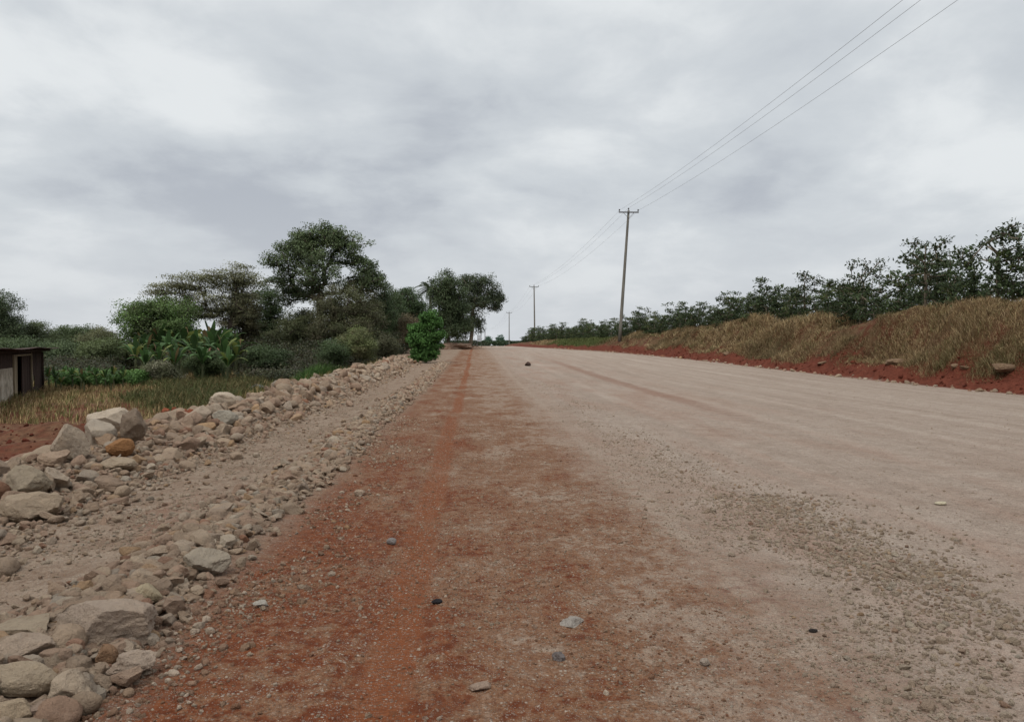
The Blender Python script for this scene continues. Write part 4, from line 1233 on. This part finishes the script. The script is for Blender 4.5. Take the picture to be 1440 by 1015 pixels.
for row, (off, y0, y1, step) in enumerate([(4.4, 24, 200, 2.3), (6.9, 25, 170, 2.5), (9.8, 28, 100, 3.4)]):
    y = y0
    while y < y1:
        x = float(tb(_XR, y))+off+rng.normal(0, .25)
        sc = float(np.clip(rng.normal(.96, .17), .65, 1.35))*(1.0 if row == 0 else 1.06)
        if y < 36: sc = min(sc, .92)
        if row == 0 and rng.random() < .10: sc *= .75
        coffee(x, y, sc, ['coffee bush in the front row along the top of the grassy bank', 'coffee bush in the second row above the grassy bank', 'coffee bush in the third row above the grassy bank'][row],
               ['front row of coffee bushes', 'second row of coffee bushes', 'third row of coffee bushes'][row])
        y += step*rng.uniform(.85, 1.15)*(1 if y < 110 else 1.25)

# sparse taller tree rising from the row
def sparse_tree(px, Y, top, label, spread, seed):
    global rng
    keep = rng; rng = np.random.default_rng(seed)
    b = on_ground(px, Y); h = EYE+(VPY-top)*Y/F0-b[2]
    root = empty('sparse_tree', b); tag(root, label, 'tree')
    cl = []
    for z in np.linspace(.45, .98, 8):
        for k in range(3):
            a = rng.uniform(0, 6.283); rr = spread*(.4+.6*math.sin(math.pi*min(1, z*.8)))*rng.uniform(.3, 1.)
            cl.append([math.cos(a)*rr, math.sin(a)*rr, h*z+rr*.15])
    cl = np.array(cl)
    nodes, par, rad = skeleton(np.array([0, 0, -.2]), np.array([0, 0, h*.72]), cl, .012, .07, 6)
    obj('trunk', wood_mesh('trunk', nodes, par, rad, 6), M_BARKP, root)
    per = 34; rep = np.repeat(np.arange(len(cl)), per)
    P = cl[rep]+rng.normal(0, 1, (len(rep), 3))*np.array([.20, .20, .10])
    L = rng.uniform(.13, .24, len(rep))
    me = leaf_mesh('crown', P, L, L*.42, np.array([.055,.072,.034])*rng.uniform(.6, 1.4, (len(rep), 1)), P-cl[rep]+.2*(P-np.array([0, 0, h*.6])), .5, .5, .5)
    obj('crown', me, M_BLEAF, root)
    rng = keep
sparse_tree(1299, 33, 337, 'sparse tree with a bare pale stem rising above the coffee row', 1.3, 11)
sparse_tree(1213, 41, 368, 'thin open topped small tree above the coffee row left of the bare stemmed one', 1.3, 12)
sparse_tree(1400, 29, 322, 'tallest sparse tree above the coffee row close to the right edge', 1.6, 13)
sparse_tree(1130, 48, 386, 'small pale green open tree above the middle of the coffee row', 1.2, 14)

# ------------------------------------------------------------------ power line
P1 = np.array(at(872, 470, 82)); T1 = np.array(at(884, 296, 82))
P2 = np.array(at(752, 479, 177)); T2 = np.array(at(751, 402, 177))
P3 = np.array(at(716, 489, 285)); T3 = np.array(at(716, 439, 285))
TOP0 = np.array([16.75, -13., 14.6])
def pole(base, top, label, arm=1.05):
    root = empty('utility_pole', base); tag(root, label, 'utility pole', 'poles of the power line')
    v = top-base
    mb = MB(); t = np.linspace(-.06, 1, 9)
    mb.tube(v[None]*t[:, None], np.linspace(.19, .12, 9), 12); obj('shaft', mb.mesh('shaft', True), M_POLE, root)
    c = v*(1-.22/np.linalg.norm(v))
    mb = MB(); mb.box(-arm, arm, -.21, -.09, -.06, .06); o = obj('crossarm', mb.mesh('crossarm'), M_METAL, root, c)
    for s in (-1, 1):
        mb = MB(); mb.tube([(s*.55, -.13, -.05), (0, -.13, -.65)], .022, 5)
        obj('brace', mb.mesh('brace'), M_METAL, root, c)
        mb = MB(); zz = np.array([.06, .14, .15, .20, .21, .27, .28, .33]); rr = np.array([.02, .02, .075, .06, .085, .06, .07, .03])
        mb.tube(np.stack([0*zz, 0*zz, zz], 1), rr, 8); obj('insulator', mb.mesh('insulator', True), M_CERAM, root, c+np.array([s*(arm-.06), -.15, 0]))
    mb = MB(); mb.tube(np.stack([0*zz, 0*zz, zz], 1), rr, 8); obj('insulator', mb.mesh('insulator', True), M_CERAM, root, v+np.array([0, 0, -.06]))
    return [top+np.array([-arm+.06, -.15, -.02]), top+np.array([0, 0, .26]), top+np.array([arm-.06, -.15, -.02])]
A1 = pole(P1, T1, 'leaning wooden power pole on the bank, nearest and tallest of the line')
A2 = pole(P2, T2, 'thin power pole in the middle distance, second of the line')
A3 = pole(P3, T3, 'faint far power pole beyond the road crest, third of the line')
A0 = [TOP0+np.array([d, 0, z]) for d, z in ((-1., 0), (0, .25), (1., 0))]
A4 = [a+np.array([-3.5, 110, -4.]) for a in A3]
for k, lab in enumerate(['power cable on the left end of the crossarms', 'middle power cable running over the pole tops', 'power cable on the right end of the crossarms']):
    pts = []
    for a, b, sag in ((A0[k], A1[k], 1.05), (A1[k], A2[k], 1.1), (A2[k], A3[k], 1.3), (A3[k], A4[k], 1.3)):
        t = np.linspace(0, 1, 25)[:-1]
        p = a[None]*(1-t[:, None])+b[None]*t[:, None]; p[:, 2] -= 4*sag*t*(1-t)
        pts.append(p)
    mb = MB(); mb.tube(np.concatenate(pts), .0075, 5); o = obj('power_cable', mb.mesh('power_cable', True), M_WIRE); tag(o, lab, 'power cable', 'cables of the power line')

# ------------------------------------------------------------------ shed
def shed():
    A = Vector((-17.75, 28.4)); B = Vector((-20.35, 36.1))
    d = (B-A).normalized(); ang = math.atan2(d.y, d.x)
    z0 = min(hz(A.x, A.y), hz(B.x, B.y))
    root = empty('shed', (A.x, A.y, z0), ang); tag(root, 'small dark shed with stained plaster wall and rusty iron roof', 'shed')
    def tpx(px):                               # distance along the wall where a sight line meets it
        r = ray(px, 500); k = r.x
        # (A + t d).x = k*(A + t d).y
        return (k*A.y-A.x)/(d.x-k*d.y)
    t18, t22, t32, t42, t60 = tpx(18), tpx(22), tpx(32), tpx(42.5), tpx(60)
    Hh = 2.18
    mb = MB(); mb.box(-4, t18, 0, .15, -.3, 1.45); obj('wall', mb.mesh('wall'), M_PLASTER, root)
    mb = MB(); mb.box(-4, t18, .02, .13, 1.45, Hh-.06); obj('upper_wall', mb.mesh('upper_wall'), M_DPLANK, root)
    mb = MB(); mb.box(t18, t22, -.06, .12, -.3, 1.92); mb.box(t18, t42, -.05, .12, 1.92, 2.0); obj('door_frame', mb.mesh('door_frame'), M_TIMBER, root)
    mb = MB(); mb.box(t18, t42, .02, .12, 2.0, Hh-.06); obj('lintel', mb.mesh('lintel'), M_DPLANK, root)
    mb = MB()
    x = t32
    while x < t42-.05:
        w = min(.2, t42-x-.01); mb.box(x, x+w-.012, .03+rng.uniform(0, .012), .08, -.2, 1.92); x += w
    obj('door', mb.mesh('door'), M_DPLANK, root)
    mb = MB(); mb.tube([(t42+.06, -.05, -.3), (t42+.05, -.03, Hh-.1)], [.05, .045], 8); obj('post', mb.mesh('post', True), M_TIMBER, root)
    mb = MB(); mb.tube([(t60, .0, -.3), (t60, .02, Hh-.12)], [.07, .06], 8); obj('post', mb.mesh('post', True), M_DPLANK, root)
    # planked bay with a gap low down
    mb = MB(); x = t42+.14
    n = 0
    while x < t60-.08:
        w = .22
        frac = (x-t42)/(t60-t42)
        if .12 < frac < .40:
            mb.box(x, x+w-.015, .04, .075, .95, Hh-.1); mb.box(x, x+w-.015, .04, .075, -.3, .40)
        else: mb.box(x, x+w-.015, .04+rng.uniform(0, .01), .075, -.3, Hh-.1)
        x += w; n += 1
    obj('plank_wall', mb.mesh('plank_wall'), M_DPLANK, root)
    mb = MB(); mb.box(-4, -3.85, .15, 2.6, -.3, Hh-.1); obj('end_wall', mb.mesh('end_wall'), M_PLASTER, root)
    mb = MB(); mb.box(-4, t42, 2.6, 2.72, -.3, Hh-.2); obj('back_wall', mb.mesh('back_wall'), M_DPLANK, root)
    mb = MB(); mb.box(t42-.02, t42+.06, .16, 2.58, -.3, Hh-.15); obj('partition', mb.mesh('partition'), M_DPLANK, root)
    # corrugated roof
    xs = np.linspace(-4.5, t60+.9, 260); ys = np.array([-.62, .6, 1.8, 3.1])
    X, Yy = np.meshgrid(xs, ys)
    Z = Hh+.05+.018*np.sin(X*2*np.pi/.15)-.07*(Yy) + .03*np.sin(X*.9) + .02*vnoise(X*.7, Yy, 3)
    V = np.stack([X.ravel(), Yy.ravel(), Z.ravel()], 1); V = np.concatenate([V, V-np.array([0, 0, .012])])
    idx = np.arange(X.size).reshape(X.shape)
    q = np.stack([idx[:-1, :-1], idx[:-1, 1:], idx[1:, 1:], idx[1:, :-1]], -1).reshape(-1, 4)
    mb = MB(); mb.add(V, None, np.concatenate([q, q[:, ::-1]+X.size])); obj('roof', mb.mesh('roof', True), M_RUST, root)
    for yy in (-.2, 1.4, 2.9):
        mb = MB(); mb.box(-4.3, t60+.7, yy-.04, yy+.04, Hh-.10-.07*yy, Hh+.0-.07*yy); obj('purlin', mb.mesh('purlin'), M_DPLANK, root)
shed()

# ------------------------------------------------------------------ far things past the crest
def far():
    for cx, half, top, Yd, lab in [(686,7,473,430,'small pointed tree far beyond the road crest, left one'), (703,7.5,471,420,'small rounded tree far beyond the road crest, right one')]:
        px_tree('far_tree', lab, 'tree', cx, half, top, Yd, 486, nclu=60, per=70, csize=1.1, leaf=.5, col=(.055,.085,.075), var=.2, trunk_r=.25)  # bluish leaf colour has the haze of distance painted in
    # hedge line across the end of the road
    n = 5200
    Y = rng.uniform(296, 312, n); X = rng.uniform(-12, 26, n)
    g = height(X, Y)
    top = EYE+(VPY-479.5)*Y/F0
    z = g+(top-g)*np.minimum(1, rng.random(n)**.55*1.05)+.25*fbm(X*.4, Y*.1, 5, 3)
    v, q, c = leaf_cards(np.stack([X, Y, z], 1), .8, .5, np.array([.052,.080,.040])*rng.uniform(.65, 1.35, (n, 1)))
    o = obj('hedge', raw_mesh('hedge', v, None, q, {'tint': c}, False), M_LEAF); tag(o, 'low green hedge closing the view at the end of the road', 'hedge')
    # pale signboard on posts by the pale trunked tree
    b = on_ground(674, 150); root = empty('signboard', b); tag(root, 'pale weathered signboard on thin posts beside the bare trunk', 'sign')
    s = 150/F0; zt = EYE+(VPY-471)*s-b[2]; zb = EYE+(VPY-480)*s-b[2]
    mb = MB(); mb.box(-.35, .38, -.02, .02, zb, zt); obj('panel', mb.mesh('panel'), plain_material('faded_panel', (.42,.45,.48), (.52,.55,.58), 2., .8, .1), root)
    for x in (-.36, .40):
        mb = MB(); mb.tube([(x, .05, -.3), (x, .05, zt+.15)], .035, 6); obj('post', mb.mesh('post', True), M_METAL, root)
    # thin mast on the horizon
    b = on_ground(682, 400); zt = EYE+(VPY-463)*400/F0-b[2]
    mb = MB()
    for dx, dy in ((-.5, -.4), (.5, -.4), (0, .5)): mb.tube([(dx, dy, -.3), (dx*.2, dy*.2, zt)], .05, 4)
    for k in range(14):
        f = k/14; g2 = (k+1)/14; w = 1-.8*f; w2 = 1-.8*g2
        mb.tube([(-.5*w, -.4*w, zt*f), (.5*w2, -.4*w2, zt*g2)], .03, 3, False); mb.tube([(.5*w, -.4*w, zt*f), (0, .5*w2, zt*g2)], .03, 3, False)
    o = obj('radio_mast', mb.mesh('radio_mast'), M_METAL, None, b); tag(o, 'thin lattice mast on the far horizon', 'mast')
    # earth heap and dry brush at the crest
    b = on_ground(640, 100)
    v, f = rock_shape(900, 4, 0, .5)
    v = v*np.array([2.2, 1.6, .62])+np.array([0, 0, .25])
    o = obj('earth_heap', raw_mesh('earth_heap', v, f, None, {'u': np.full(len(v), .5)}), plain_material('heap_soil', (.22,.13,.09), (.32,.23,.165), 3., .95, 1.), None, b); tag(o, 'low brown heap of earth and stones at the crest beside the dark trees', 'earth heap')
    n = 700
    P = np.stack([rng.normal(0, 1.4, n), rng.normal(0, .8, n), rng.random(n)**1.5*1.2+.1], 1)
    b2 = on_ground(650, 103)
    v, q, c = leaf_cards(P, rng.uniform(.3, .9, n), .04, np.array([.13,.10,.075])*rng.uniform(.6, 1.4, (n, 1)))
    o = obj('brush_pile', raw_mesh('brush_pile', v, None, q, {'tint': c}, False), M_GRASS, None, b2); tag(o, 'pile of dry brush at the foot of the bare trunked tree', 'brush pile')
far()
